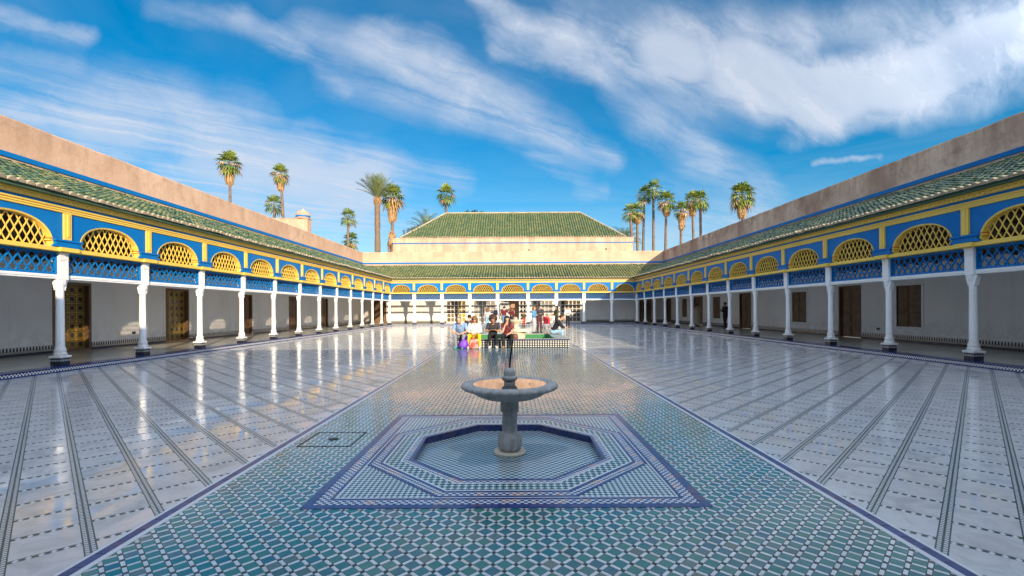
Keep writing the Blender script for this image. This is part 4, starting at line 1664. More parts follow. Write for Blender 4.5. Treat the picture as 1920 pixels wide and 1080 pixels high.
MB().add([(x, y, -0.066) for x, y in OP(a8 + 0.02)], [tuple(range(8))]).obj('basin_floor', 'mosaic_basin', sq)
# a film of rain-water lying in the basin
wp_ = []
for k in range(40):
    t = 2 * math.pi * k / 40
    r = 0.56 * (1 + 0.16 * math.sin(3 * t + 1) + 0.10 * math.sin(5 * t))
    wp_.append((-0.05 + r * 1.05 * math.cos(t), 0.10 + r * 0.72 * math.sin(t)))
mat('wet_film', (0.05, 0.10, 0.12), rough=0.03, spec=0.7)
MATS['wet_film'].node_tree.nodes['Principled BSDF'].inputs['Alpha'].default_value = 0.20
MB().add([(x, y, -0.0645) for x, y in wp_], [tuple(range(40))]).obj('puddle', 'wet_film', sq)

# ---------------------------------------------------------------- fountain on its pedestal
ft = thing('fountain', 'grey stone pedestal fountain with scalloped bowl standing in the sunken octagon', 'fountain', (-0.03, 4.93, -0.070))
b = MB()
b.lathe([(0.168, 0.0), (0.172, 0.022), (0.160, 0.032), (0.12, 0.033)], 28)
b.obj('foot_plate', 'stone_marble', ft, smooth=False)
b = MB()
b.lathe([(0.095, 0.032), (0.118, 0.05), (0.126, 0.075), (0.126, 0.165), (0.118, 0.195), (0.09, 0.215), (0.078, 0.235)], 28)
auto = b.mesh('base', 'stone_grey'); auto_smooth(auto, 50); put('base', auto, ft)
b = MB()
b.lathe([(0.080, 0.23), (0.079, 0.42), (0.083, 0.43), (0.083, 0.44)], 24)
auto = b.mesh('shaft', 'stone_grey'); auto_smooth(auto, 50); put('shaft', auto, ft)
b = MB()
b.lathe([(0.098, 0.44), (0.102, 0.45), (0.102, 0.56), (0.09, 0.57)], 8, phase=math.pi / 8)
b.obj('collar', 'stone_grey', ft)
NSC = 30
sc = lambda a, r, z: 1 + (0.022 * math.cos(NSC * a) if r > 0.38 and z > 0.66 else (0.012 * math.cos(NSC * a) if r > 0.3 else 0.0))
b = MB()
prof = [(0.09, 0.565), (0.16, 0.572), (0.28, 0.592), (0.355, 0.625), (0.385, 0.655), (0.40, 0.668), (0.44, 0.672), (0.487, 0.688),
        (0.502, 0.708), (0.498, 0.728), (0.475, 0.744), (0.440, 0.748), (0.405, 0.742), (0.378, 0.728), (0.36, 0.70), (0.30, 0.66), (0.15, 0.63), (0.05, 0.625)]
b.lathe(prof, 180, mod=sc)
bm_ = b.mesh('bowl', 'stone_grey'); auto_smooth(bm_, 60); put('bowl', bm_, ft)
b = MB()
b.lathe([(0.30, 0.70), (0.374, 0.712)], 48)
MB().add([(0.386 * math.cos(2 * math.pi * i / 48), 0.386 * math.sin(2 * math.pi * i / 48), 0.736) for i in range(48)], [tuple(range(48))]).obj('water', 'water', ft)
b = MB()
b.lathe([(0.066, 0.62), (0.060, 0.735), (0.058, 0.76), (0.078, 0.775), (0.085, 0.795), (0.080, 0.808), (0.062, 0.815), (0.060, 0.828),
         (0.064, 0.845), (0.060, 0.868), (0.045, 0.888), (0.022, 0.900), (0.006, 0.903)], 20)
fm = b.mesh('finial', 'stone_grey'); auto_smooth(fm, 45); put('finial', fm, ft)
b = MB().tube([(0.0, 0.0, 0.89), (0.012, 0.0, 1.02), (0.038, 0.0, 1.195)], [0.011, 0.010, 0.008], 8)
b.obj('water_pipe', 'metal_dark', ft)

# ---------------------------------------------------------------- drain cover left of the fountain
dc = thing('drain_cover', 'square tiled drain cover with black rim and lifting ring left of fountain', 'drain cover', (-2.01, 5.22, 0))
b = MB()
for a, bb2, c, d in ((-.29, .29, .272, .29), (-.29, .29, -.29, -.272), (-.29, -.272, -.272, .272), (.272, .29, -.272, .272)):
    b.box(a, bb2, c, d, 0.0, 0.0075)
b.obj('rim', 'metal_dark', dc)
b = MB().lathe([(0.055, 0.0), (0.055, 0.010), (0.04, 0.013), (0.01, 0.013)], 14)
b.obj('lifting_ring', 'metal_dark', dc)

# ---------------------------------------------------------------- square pool further down the path
pl = thing('pool', 'low square pool with black and white checked walls and green lining', 'pool', (0, 19.55, 0))
x0, x1, y0, y1, ph = -2.15, 2.15, -2.05, 2.15, 0.325
b = MB()
b.box(x0, x1, y0, y0 + .10, 0, ph - .03); b.box(x0, x1, y1 - .10, y1, 0, ph - .03)
b.box(x0, x0 + .10, y0 + .10, y1 - .10, 0, ph - .03); b.box(x1 - .10, x1, y0 + .10, y1 - .10, 0, ph - .03)
b.obj('checked_wall', 'pool_check', pl)
b = MB()
e = 0.02
rw = 0.50
for a, c, d, f in ((x0 - e, x1 + e, y0 - e, y0 + .42), (x0 - e, x1 + e, y1 - .42, y1 + e), (x0 - e, x0 + rw, y0 + .42, y1 - .42), (x1 - rw, x1 + e, y0 + .42, y1 - .42)):
    b.box(a, c, d, f, ph - .028, ph)
b.obj('rim', 'pool_rim', pl)
b = MB()
ex = 0.004
for a, c, d, f in ((x0 - .024, x1 + .024, y0 - .026, y0 - .021), ):
    b.box(a, c, d, f, ph - .030, ph - .004)
b.box(x1 + .0205, x1 + .026, y0 - .02, y1, ph - .03, ph - .004)
b.obj('rim_edge', 'tile_navy', pl)
b = MB()
zb = 0.03
xa, xb, ya, yb = x0 + rw - .004, x1 - rw + .004, y0 + .416, y1 - .416
b.add([(xa, ya, zb), (xb, ya, zb), (xb, yb, zb), (xa, yb, zb), (xa, ya, ph - .03), (xb, ya, ph - .03), (xb, yb, ph - .03), (xa, yb, ph - .03)],
      [(0, 1, 2, 3), (0, 4, 5, 1), (1, 5, 6, 2), (2, 6, 7, 3), (3, 7, 4, 0)])
b.obj('lining', 'pool_green', pl)
# marble tiered fountain in the pool
mf = thing('tiered_fountain', 'cream marble two-tier fountain rising from the middle of the green pool', 'fountain', (0.17, 19.7, 0.03))
b = MB()
gad = lambda a, r, z: 1 + (0.04 * math.cos(18 * a) if 0.12 < z < 0.46 else 0)
b.lathe([(0.40, 0.0), (0.40, 0.10), (0.34, 0.13), (0.36, 0.25), (0.40, 0.40), (0.42, 0.47)], 72, mod=gad)
put('plinth', auto_smooth(b.mesh('plinth', 'stone_marble'), 50), mf)
b = MB().bbox(-0.47, 0.47, -0.47, 0.47, 0.47, 0.59, 0.03)
b.obj('slab', 'stone_marble', mf)
b = MB().lathe([(0.17, 0.59), (0.19, 0.62), (0.12, 0.66), (0.10, 0.72), (0.13, 0.80), (0.22, 0.86), (0.31, 0.93), (0.32, 0.97), (0.29, 0.985), (0.2, 0.95), (0.05, 0.94)], 32)
put('bowl', auto_smooth(b.mesh('bowl', 'stone_marble'), 50), mf)
b = MB().lathe([(0.05, 0.94), (0.045, 1.0), (0.06, 1.03), (0.04, 1.07), (0.01, 1.09)], 16)
put('finial', auto_smooth(b.mesh('finial', 'stone_marble'), 50), mf)
# drain slot beside the pool
gs = thing('drain_grate', 'dark slotted drain grate set in the floor beside the pool', 'drain grate', (2.45, 17.9, 0))
b = MB()
for k in range(7):
    b.box(-0.03 + k * 0.0, 0.05, -0.36 + k * 0.105, -0.36 + k * 0.105 + 0.085, 0.0, 0.0125)
b.obj('bars', 'metal_dark', gs)
gs.rotation_euler = (0, 0, math.radians(12))
# ---------------------------------------------------------------- palms and trees beyond the walls
def fan_leaf(mb, o, d, pet, rad, droop, tone, nseg=9, spread=105):
    d = d.normalized()
    side = d.cross(Vector((0, 0, 1)))
    if side.length < 0.05:
        side = Vector((1, 0, 0))
    side.normalize()
    up = side.cross(d).normalized()
    hub = o + d * pet + Vector((0, 0, -droop * 0.35 * pet))
    w = 0.022
    mb.add([o - side * w, o + side * w, hub + side * w * .6, hub - side * w * .6], [(0, 1, 2, 3)], tone)
    fd = (d + Vector((0, 0, -droop * 0.5))).normalized()
    for i in range(nseg):
        a = math.radians(-spread + 2 * spread * i / (nseg - 1) + random.uniform(-5, 5))
        r = rad * (0.82 + 0.25 * math.cos(a)) * random.uniform(.88, 1.08)
        dv = (fd * math.cos(a) + side * math.sin(a)).normalized()
        pv = up.cross(dv).normalized()
        bw = r * 0.095
        mid = hub + dv * r * 0.55 + up * 0.05 * r
        tip = hub + dv * r + Vector((0, 0, -droop * 0.45 * r))
        mb.add([hub, mid + pv * bw, tip, mid - pv * bw], [(0, 1, 2, 3)], min(0.99, max(0.01, tone + random.uniform(-.12, .12))))


def trunk_mesh(h, r0, r1, lean=(0, 0), rough=0.06, n=10, rings=14, bulge=None):
    pts, rad = [], []
    for i in range(rings + 1):
        t = i / rings
        pts.append(Vector((lean[0] * t * t, lean[1] * t * t, h * t)))
        r = r0 + (r1 - r0) * t ** 0.7
        if bulge and t > bulge[0]:
            r = r1 * bulge[1]
        rad.append(r * (1 + random.uniform(-rough, rough)))
    return MB().tube(pts, rad, n).mesh('trunk', 'bark', smooth=True)


def fan_palm(px, py, dist, rpx, base_px=None, skirt=0.0, shag=0.0, label='', dense=1.0, dead_in=0.25, lean_px=0):
    """crown centre at a pixel of the photograph, crown radius in its pixels"""
    sc = dist / FOC
    X, Z = (px - 960 - ROLL * (py - 580)) * sc, CAM_H + (HOR - ROLL * (px - 960) - py) * sc
    R = rpx * sc
    lean = (lean_px or random.uniform(-4, 4)) * sc
    t = thing('palm_tree', label, 'palm tree', (X - lean, dist, -0.3), 0, 'palms beyond the palace walls')
    H = Z + 0.3
    put('trunk', trunk_mesh(H, 0.24 + R * .03, 0.15 + R * .02, (lean, 0)), t)
    mb = MB()
    dead = MB()
    top = Vector((lean, 0, H + 0.1))
    n = int(38 * dense)
    for i in range(n):
        f = (i + .5) / n
        el = math.radians(82 - 118 * f ** 0.9 + random.uniform(-9, 9))
        az = i * 2.39996 + random.uniform(-.3, .3)
        d = Vector((math.cos(az) * math.cos(el), math.sin(az) * math.cos(el), math.sin(el)))
        o = top + Vector((0, 0, 0.30 - 0.55 * f))
        s = random.uniform(.86, 1.1)
        isdead = f > .55 and random.random() < dead_in
        fan_leaf(dead if isdead else mb, o, d, R * .52 * s, R * .58 * s, 0.35 + 0.75 * f, random.uniform(.05, .95) * (0.6 if el > 0.6 else 1.0) + (.2 if el > .6 else 0))
    put('crown', mb.mesh('crown', 'palm_green'), t)
    # hanging dead fronds
    if skirt > 0:
        L = skirt * sc
        m = int(34 + 10 * L)
        for i in range(m):
            f = i / m
            az = i * 2.39996
            zz = -0.25 - L * f * 0.72
            rr = (0.30 + 0.34 * R * (1 - f) ** 0.8) * random.uniform(.6, 1.1)
            o = top + Vector((0.12 * math.cos(az), 0.12 * math.sin(az), zz + 0.25))
            d = Vector((math.cos(az) * rr, math.sin(az) * rr, -1.05))
            fan_leaf(dead, o, d, 0.55, 0.62 * min(1.2, R * .6), 1.0, random.random(), nseg=6, spread=60)
    if shag > 0:
        L = shag * sc
        for i in range(90):
            az = random.uniform(0, 6.28)
            zz = H - skirt * sc - random.uniform(.2, 1) * L
            wid = 0.3 + 0.55 * (H - skirt * sc - zz) / L
            o = Vector((0.2 * math.cos(az), 0.2 * math.sin(az), zz))
            d = Vector((math.cos(az) * wid * random.uniform(.3, 1), math.sin(az) * wid * random.uniform(.3, 1), -0.9))
            fan_leaf(dead, o, d, 0.5, 0.6, 0.9, random.random() * .6, nseg=4, spread=40)
    if dead.v:
        put('dead_fronds', dead.mesh('dead_fronds', 'palm_dead'), t)
    return t


def frond(mb, o, az, el0, L, tone, droop=1.0, nseg=12, leaflet=0.28):
    p = o.copy()
    el = el0
    pts = [p.copy()]
    for i in range(nseg):
        d = Vector((math.cos(az) * math.cos(el), math.sin(az) * math.cos(el), math.sin(el)))
        p = p + d * (L / nseg)
        pts.append(p.copy())
        el -= droop * (0.05 + 0.10 * i / nseg)
    side = Vector((-math.sin(az), math.cos(az), 0))
    for i in range(nseg):
        a, b = pts[i], pts[i + 1]
        d = (b - a).normalized()
        up = side.cross(d).normalized() * -1
        w = 0.03 * (1 - i / nseg) + 0.008
        mb.add([a - side * w, a + side * w, b + side * w * .8, b - side * w * .8], [(0, 1, 2, 3)], tone)
        if i < 2:
            continue
        ll = leaflet * L * (0.35 + 0.65 * math.sin(math.pi * (i + 1) / (nseg + 2)))
        for h in (0.0, 0.5):
            q = a.lerp(b, h)
            for s in (-1, 1):
                tip = q + d * ll * .75 + side * s * ll * .55 + up * ll * random.uniform(.05, .35)
                bw = d * 0.055
                mb.add([q - bw * .5, q + bw, tip], [(0, 1, 2)], min(.99, max(.01, tone + random.uniform(-.15, .15))))


def date_palm(px, py, dist, Lpx, label, n=46, elr=(88, -5), trunk_r=0.34, ruff=True, droop=1.0):
    sc = dist / FOC
    X, Z = (px - 960 - ROLL * (py - 580)) * sc, CAM_H + (HOR - ROLL * (px - 960) - py) * sc
    t = thing('palm_tree', label, 'palm tree', (X, dist, -0.3), 0, 'palms beyond the palace walls')
    H = Z + .3
    put('trunk', trunk_mesh(H, trunk_r * 1.05, trunk_r, rough=0.09, n=12, rings=22, bulge=(0.955, 1.25)), t)
    mb = MB()
    for i in range(n):
        f = (i + .5) / n
        el = math.radians(elr[0] + (elr[1] - elr[0]) * f + random.uniform(-6, 6))
        frond(mb, Vector((0, 0, H + .2 - .35 * f)), i * 2.39996, el, Lpx * sc * random.uniform(.85, 1.08), random.uniform(.1, .9), droop)
    put('crown', mb.mesh('crown', 'palm_date'), t)
    if ruff:
        dd = MB()
        for i in range(40):
            az = i * 2.39996
            o = Vector((trunk_r * .8 * math.cos(az), trunk_r * .8 * math.sin(az), H - .9 * (i / 40)))
            d = Vector((math.cos(az), math.sin(az), 1.3)).normalized()
            dd.tube([o, o + d * .35], [.09, .05], 5, tone=random.uniform(.05, .5))
        put('leaf_bases', dd.mesh('leaf_bases', 'palm_dead'), t)
    return t


def bushy_tree(px, py, dist, wpx, hpx, label, n=1500):
    sc = dist / FOC
    X, Z = (px - 960) * sc, CAM_H + (HOR - py) * sc
    t = thing('broadleaf_tree', label, 'tree', (X, dist, -0.3), 0)
    put('trunk', trunk_mesh(Z - hpx * sc * .4, .35, .2), t)
    mb = MB()
    clumps = []
    for i in range(16):
        a = random.uniform(0, 6.28); r = random.random() ** .5
        clumps.append((Vector((math.cos(a) * r * wpx * sc, math.sin(a) * r * wpx * sc, Z + random.uniform(-1, .75) * hpx * sc * (1 - .6 * r))), random.uniform(.35, .6) * hpx * sc + .4))
    for i in range(n):
        c, r = random.choice(clumps)
        d = Vector((random.gauss(0, 1), random.gauss(0, 1), random.gauss(0, 1))).normalized()
        p = c + d * r * random.uniform(.6, 1.05)
        a = Vector((random.gauss(0, 1), random.gauss(0, 1), random.gauss(0, 1))).normalized() * random.uniform(.10, .20)
        b = a.cross(d).normalized() * a.length * .8
        mb.add([p - a, p + b, p + a, p - b], [(0, 1, 2, 3)], random.uniform(.02, .98))
    put('crown', mb.mesh('crown', 'tree_green'), t)
    return t


random.seed(21)
fan_palm(430, 307, 72, 23, skirt=34, label='tall fan palm with tan skirt standing farthest left above the sunlit parapet', dense=1.2, dead_in=.5)
fan_palm(526, 327, 76, 18, skirt=26, label='leaning fan palm with thin curved trunk left of the domed turret', dense=1.1, dead_in=.55, lean_px=-9)
fan_palm(514, 384, 88, 19, label='low round fan palm beside the leaning palm, showing just over the turret block', dense=.8, dead_in=.1)
fan_palm(653, 408, 84, 17, label='small green fan palm on thin trunk between turret and thick date palm', dense=.8, dead_in=.1)
fan_palm(658, 452, 92, 17, label='half hidden fan palm crown low on the parapet under the small palm', dense=.9, dead_in=.4)
date_palm(707.5, 372, 62, 44, 'feathery date palm with thick straight trunk and upright grey-green fronds', n=54, elr=(90, 34), trunk_r=.36, droop=.45)
fan_palm(736, 370, 66, 25, skirt=42, shag=62, label='shaggy fan palm wrapped in dead fronds next to the thick date palm', dense=1.25, dead_in=.35)
fan_palm(837, 366, 80, 20, label='single fan palm rising over the left end of the hipped roof ridge', dense=.95, dead_in=.1)
date_palm(800, 436, 78, 42, 'wide date palm behind the left slope of the hipped roof', n=44, elr=(85, 8), trunk_r=.3, droop=.9)
bushy_tree(785, 432, 90, 26, 16, 'dark broadleaf tree low behind the left hip of the green roof')
bushy_tree(895, 402, 105, 26, 9, 'dark broadleaf treetop just showing over the roof ridge')
G = 'fan palm'
fan_palm(1181, 399, 70, 17, label='short bent fan palm at the right end of the hall, leftmost of the right cluster', dense=.8, dead_in=.15, lean_px=-8)
fan_palm(1195, 397, 72, 17, skirt=12, label='bushy fan palm close against the short bent one by the hall', dense=1.0, dead_in=.35)
fan_palm(1208, 366, 80, 17, label='slender tall fan palm just left of the tallest one right of the hall', dense=.8, dead_in=.2)
fan_palm(1225, 356, 78, 19, label='tallest slender fan palm right of the hall', dense=.8, dead_in=.2)
fan_palm(1249.5, 377, 76, 19, skirt=20, label='fan palm with a short yellow skirt standing alone right of the tallest', dense=1.1, dead_in=.35)
fan_palm(1278, 395, 74, 16, skirt=34, label='fan palm with long tan skirt, lowest crown of the trio by the shaded parapet', dense=1.1, dead_in=.45)
fan_palm(1298, 376, 78, 18, skirt=22, label='middle fan palm of the trio by the shaded parapet, crown touching its neighbour', dense=1.0, dead_in=.4)
fan_palm(1313, 376, 74, 19, label='right-hand fan palm of the trio by the shaded parapet, green to the bottom', dense=1.0, dead_in=.15)
fan_palm(1391, 367, 66, 25, skirt=36, label='big shaggy fan palm standing apart over the shaded parapet', dense=1.45, dead_in=.4)
date_palm(1172, 452, 74, 34, 'low palm fronds behind the right hip of the green roof', n=40, elr=(80, 0), trunk_r=.28, droop=1.1)
# ---------------------------------------------------------------- people
def cloth(name, c, pattern=None):
    def f(k, b):
        n = k.noise(opos(k), 30.0, 3.0, 0.6)
        d = tuple(x * 0.68 for x in c)
        r = k.mix(n, d, tuple(min(1, x * 1.12) for x in c))
        if pattern:
            v = k.n('ShaderNodeTexVoronoi')
            k.set(v.inputs['Vector'], opos(k))
            v.inputs['Scale'].default_value = 16
            r = k.mix(k.map(v.outputs['Distance'], .30, .36, 1.0, 0.0), r, pattern)
        return r
    if name not in MATS:
        mat(name, rough=0.85, spec=0.15, build=f, bump=(26, .5, .01))
    return name


mat('skin_light', (0.52, 0.30, 0.205), rough=0.5, spec=0.3)
mat('skin_mid', (0.36, 0.19, 0.115), rough=0.5, spec=0.3)
mat('skin_dark', (0.20, 0.10, 0.06), rough=0.5, spec=0.3)
mat('eye_dark', (0.02, 0.015, 0.012), rough=0.2)
mat('lip', (0.36, 0.13, 0.11), rough=0.5)
mat('hair_black', (0.012, 0.010, 0.009), rough=0.55, spec=0.3)
mat('hair_brown', (0.055, 0.026, 0.013), rough=0.55, spec=0.3)
mat('hair_auburn', (0.17, 0.065, 0.028), rough=0.55, spec=0.3)
mat('hair_grey', (0.35, 0.33, 0.31), rough=0.6, spec=0.3)
mat('shoe_white', (0.66, 0.66, 0.64), rough=0.6)
mat('shoe_dark', (0.03, 0.028, 0.026), rough=0.5)
mat('shoe_tan', (0.30, 0.16, 0.09), rough=0.6)
mat('shoe_teal', (0.10, 0.32, 0.34), rough=0.6)
mat('lens', (0.01, 0.01, 0.012), rough=0.1)
mat('bag_purple', (0.13, 0.03, 0.42), rough=0.55)
mat('bag_red', rough=0.6, build=lambda k, b: k.mix(k.map(k.noise(opos(k), 7.0, 3, .6), .45, .55, 0, 1), (0.55, 0.06, 0.045), (0.62, 0.34, 0.27)))
mat('bag_brown', (0.14, 0.05, 0.035), rough=0.55)
mat('red_fabric', (0.62, 0.02, 0.03), rough=0.7)
mat('board_white', rough=0.5, build=lambda k, b: k.mix(k.map(k.noise(opos(k), 5.0, 4, .6), .5, .7, 0, .5), (0.60, 0.57, 0.54), (0.34, 0.31, 0.32)))


def seg_box(a, b, ra, rb, n=10, rings=5, flat=1.0):
    """closed tapered capsule as verts/faces"""
    a, b = Vector(a), Vector(b)
    d = b - a
    L = max(d.length, 1e-4)
    d.normalize()
    ref = Vector((0, 1, 0)) if abs(d.y) < .9 else Vector((1, 0, 0))
    s = d.cross(ref).normalized()
    t = d.cross(s).normalized()
    prof = []
    for i in range(4):
        th = -math.pi / 2 + (i + .35) / 4 * math.pi / 2
        prof.append((math.sin(th) * ra, math.cos(th) * ra))
    for i in range(1, 4):
        f = i / 4
        prof.append((L * f, ra + (rb - ra) * f))
    for i in range(4):
        th = (i + .65) / 4 * math.pi / 2
        prof.append((L + math.sin(th) * rb, math.cos(th) * rb))
    vs, fs = [], []
    for (h, r) in prof:
        for q in range(n):
            g = 2 * math.pi * q / n
            vs.append(a + d * h + s * math.cos(g) * r + t * math.sin(g) * r * flat)
    m = len(prof)
    for j in range(m - 1):
        for q in range(n):
            q2 = (q + 1) % n
            fs.append((j * n + q, j * n + q2, (j + 1) * n + q2, (j + 1) * n + q))
    fs.append(tuple(range(n - 1, -1, -1)))
    fs.append(tuple((m - 1) * n + q for q in range(n)))
    return vs, fs


PEOPLE = []


def standing(h=1.7, w=1.0, arms='down', step=0.0, lean=0.0, turn=0.0):
    k = h / 1.7
    J = dict(pel=(0, 0, .93), wai=(0, 0, 1.09), che=(0, -.01 - lean * .2, 1.27), nek=(0, .01 - lean * .3, 1.44), hed=(0, -.02 - lean * .4, 1.585))
    for s, n in ((1, 'l'), (-1, 'r')):
        J['sh' + n] = (s * .175 * w, 0 - lean * .28, 1.385)
        J['el' + n] = (s * .225 * w, .03 - lean * .1, 1.11)
        J['wr' + n] = (s * .235 * w, -.05, .87)
        J['ha' + n] = (s * .235 * w, -.075, .79)
        J['hi' + n] = (s * .088, 0, .90)
        J['kn' + n] = (s * .095, -.03 - s * step * .14, .49)
        J['an' + n] = (s * .10, .02 - s * step * .22, .085)
        J['to' + n] = (s * .12, -.12 - s * step * .22, .035)
    if arms == 'phone':
        for s, n in ((1, 'l'), (-1, 'r')):
            J['el' + n] = (s * .23 * w, -.03, 1.12); J['wr' + n] = (s * .11, -.25, 1.19); J['ha' + n] = (s * .06, -.31, 1.23)
    elif arms == 'camera':
        for s, n in ((1, 'l'), (-1, 'r')):
            J['el' + n] = (s * .26 * w, -.16, 1.22); J['wr' + n] = (s * .12, -.24, 1.46); J['ha' + n] = (s * .06, -.24, 1.54)
    elif arms == 'folded':
        for s, n in ((1, 'l'), (-1, 'r')):
            J['el' + n] = (s * .25 * w, -.02, 1.12); J['wr' + n] = (s * .03, -.19, 1.13); J['ha' + n] = (-s * .06, -.20, 1.15)
    elif arms == 'reach':        # right arm stretched out sideways and down
        J['elr'] = (-.36 * w, -.06, 1.17); J['wrr'] = (-.52 * w, -.20, 1.03); J['har'] = (-.58 * w, -.24, .99)
        J['ell'] = (.26 * w, .05, 1.12); J['wrl'] = (.24 * w, -.06, .89); J['hal'] = (.23 * w, -.08, .82)
    elif arms == 'onearm':
        J['ell'] = (.24 * w, -.05, 1.13); J['wrl'] = (.16, -.26, 1.22); J['hal'] = (.12, -.32, 1.28)
    elif arms == 'push':
        for s, n in ((1, 'l'), (-1, 'r')):
            J['el' + n] = (s * .23 * w, -.08, 1.13); J['wr' + n] = (s * .18, -.30, 1.02); J['ha' + n] = (s * .17, -.37, 1.02)
    return {a: Vector(b) * k for a, b in J.items()}


def seated(seat=.325, h=1.7, w=1.0, arms='lap', lean=.16, knees=.13, feet=.12, headdown=.0):
    k = h / 1.7
    p = seat + .115
    J = dict(pel=(0, 0, p), wai=(0, -.03 - lean * .3, p + .17), che=(0, -.03 - lean * .8, p + .34), nek=(0, -.02 - lean * 1.25, p + .50), hed=(0, -.05 - lean * 1.45 - headdown * .08, p + .64 - headdown * .03))
    for s, n in ((1, 'l'), (-1, 'r')):
        J['sh' + n] = (s * .17 * w, -lean * 1.1, p + .45)
        J['el' + n] = (s * .24 * w, -lean - .10, p + .20)
        J['wr' + n] = (s * .12, -.36, p + .14)
        J['ha' + n] = (s * .06, -.42, p + .12)
        J['hi' + n] = (s * .09, -.02, p - .02)
        J['kn' + n] = (s * knees, -.43, max(.47, p + .04))
        J['an' + n] = (s * feet, -.42, .085)
        J['to' + n] = (s * (feet + .02), -.56, .035)
    if arms == 'phone':
        for s, n in ((1, 'l'), (-1, 'r')):
            J['el' + n] = (s * .23 * w, -lean - .12, p + .19); J['wr' + n] = (s * .10, -.38, p + .24); J['ha' + n] = (s * .045, -.43, p + .265)
    elif arms == 'chin':       # viewer-left hand at the mouth, other hand across the knee
        J['elr'] = (-.17 * w, -.36, p + .17); J['wrr'] = (-.07, -lean * 1.3 - .16, p + .44); J['har'] = (-.02, -lean * 1.4 - .15, p + .52)
        J['ell'] = (.25 * w, -.22, p + .21); J['wrl'] = (.09, -.43, p + .12); J['hal'] = (.01, -.47, p + .08)
    elif arms == 'front':
        for s, n in ((1, 'l'), (-1, 'r')):
            J['el' + n] = (s * .19 * w, -lean - .20, p + .22); J['wr' + n] = (s * .09, -.52, p + .18); J['ha' + n] = (s * .06, -.60, p + .18)
    out = {}
    for a, b in J.items():
        out[a] = Vector((b[0] * k, b[1] * k, b[2]))
    return out


def person(label, pose, loc, face, top, bottom, shoes, skin='skin_light', hair=('short', 'hair_black'), sleeves='long', skirt=False,
           extras=(), girth=1.0, robe=None, glasses=False, group=None):
    """face: direction (degrees) the person looks; 0 = towards the camera (-Y), 90 = +X, 180 = away"""
    t = thing('person', label, 'person', loc, math.radians(face), group)
    J = pose
    G = girth
    segs = []    # (a, b, ra, rb, region)
    A = lambda a, b, ra, rb, r: segs.append((J[a] if isinstance(a, str) else a, J[b] if isinstance(b, str) else b, ra, rb, r))
    off = lambda n, x=0, y=0, z=0: J[n] + Vector((x, y, z))
    # torso of a few wide, overlapping masses
    for s in (-1, 1):
        A(off('pel', s * .065, .015), off('wai', s * .055 * G), .105 * G, .095 * G, 'top' if False else 'hip')
        A(off('wai', s * .055 * G), off('che', s * .075, 0, .02), .092 * G, .105, 'top')
        A(off('che', s * .075, 0, .0), off('nek', s * .07, .0, -.06), .10, .062, 'top')
    A('wai', 'che', .10 * G, .11 * G, 'top')
    A(off('nek', 0, .005, -.07), off('nek', 0, -.005, .02), .062, .054, 'neck')
    A(off('nek', 0, 0, 0), off('hed', 0, .01, -.06), .054, .052, 'neck')
    A(off('hed', 0, .015, .02), off('hed', 0, .0, .045), .086, .084, 'head')
    A(off('hed', 0, -.02, .0), off('hed', 0, -.035, -.065), .072, .046, 'head')
    A(off('hed', 0, -.085, .0), off('hed', 0, -.104, -.022), .012, .018, 'head')        # nose
    for s, n in ((1, 'l'), (-1, 'r')):
        A(off('hed', s * .085, .02, .0), off('hed', s * .088, .025, .02), .014, .016, 'head')   # ear
        A('sh' + n, 'el' + n, .056, .043, 'uarm')
        A('el' + n, 'wr' + n, .042, .028, 'farm')
        A('wr' + n, 'ha' + n, .030, .034, 'hand')
        A('hi' + n, 'kn' + n, .092 * G, .060, 'thigh')
        A('kn' + n, 'an' + n, .058, .040, 'calf')
        A(off('an' + n, 0, .02, -.03), 'to' + n, .042, .036, 'foot')
    mb = MB()
    for (a, b, ra, rb, r) in segs:
        v, f = seg_box(a, b, ra, rb)
        mb.add(v, f)
    me = mb.mesh('body', skin)
    o = put('body', me, t)
    md = o.modifiers.new('r', 'REMESH')
    md.mode = 'VOXEL'
    md.voxel_size = 0.019
    sm = o.modifiers.new('s', 'SMOOTH')
    sm.factor = 0.5
    sm.iterations = 2
    PEOPLE.append(dict(t=t, o=o, segs=segs, J=J, top=top, bottom=bottom, shoes=shoes, skin=skin, hair=hair, sleeves=sleeves, glasses=glasses, robe=robe))
    return t


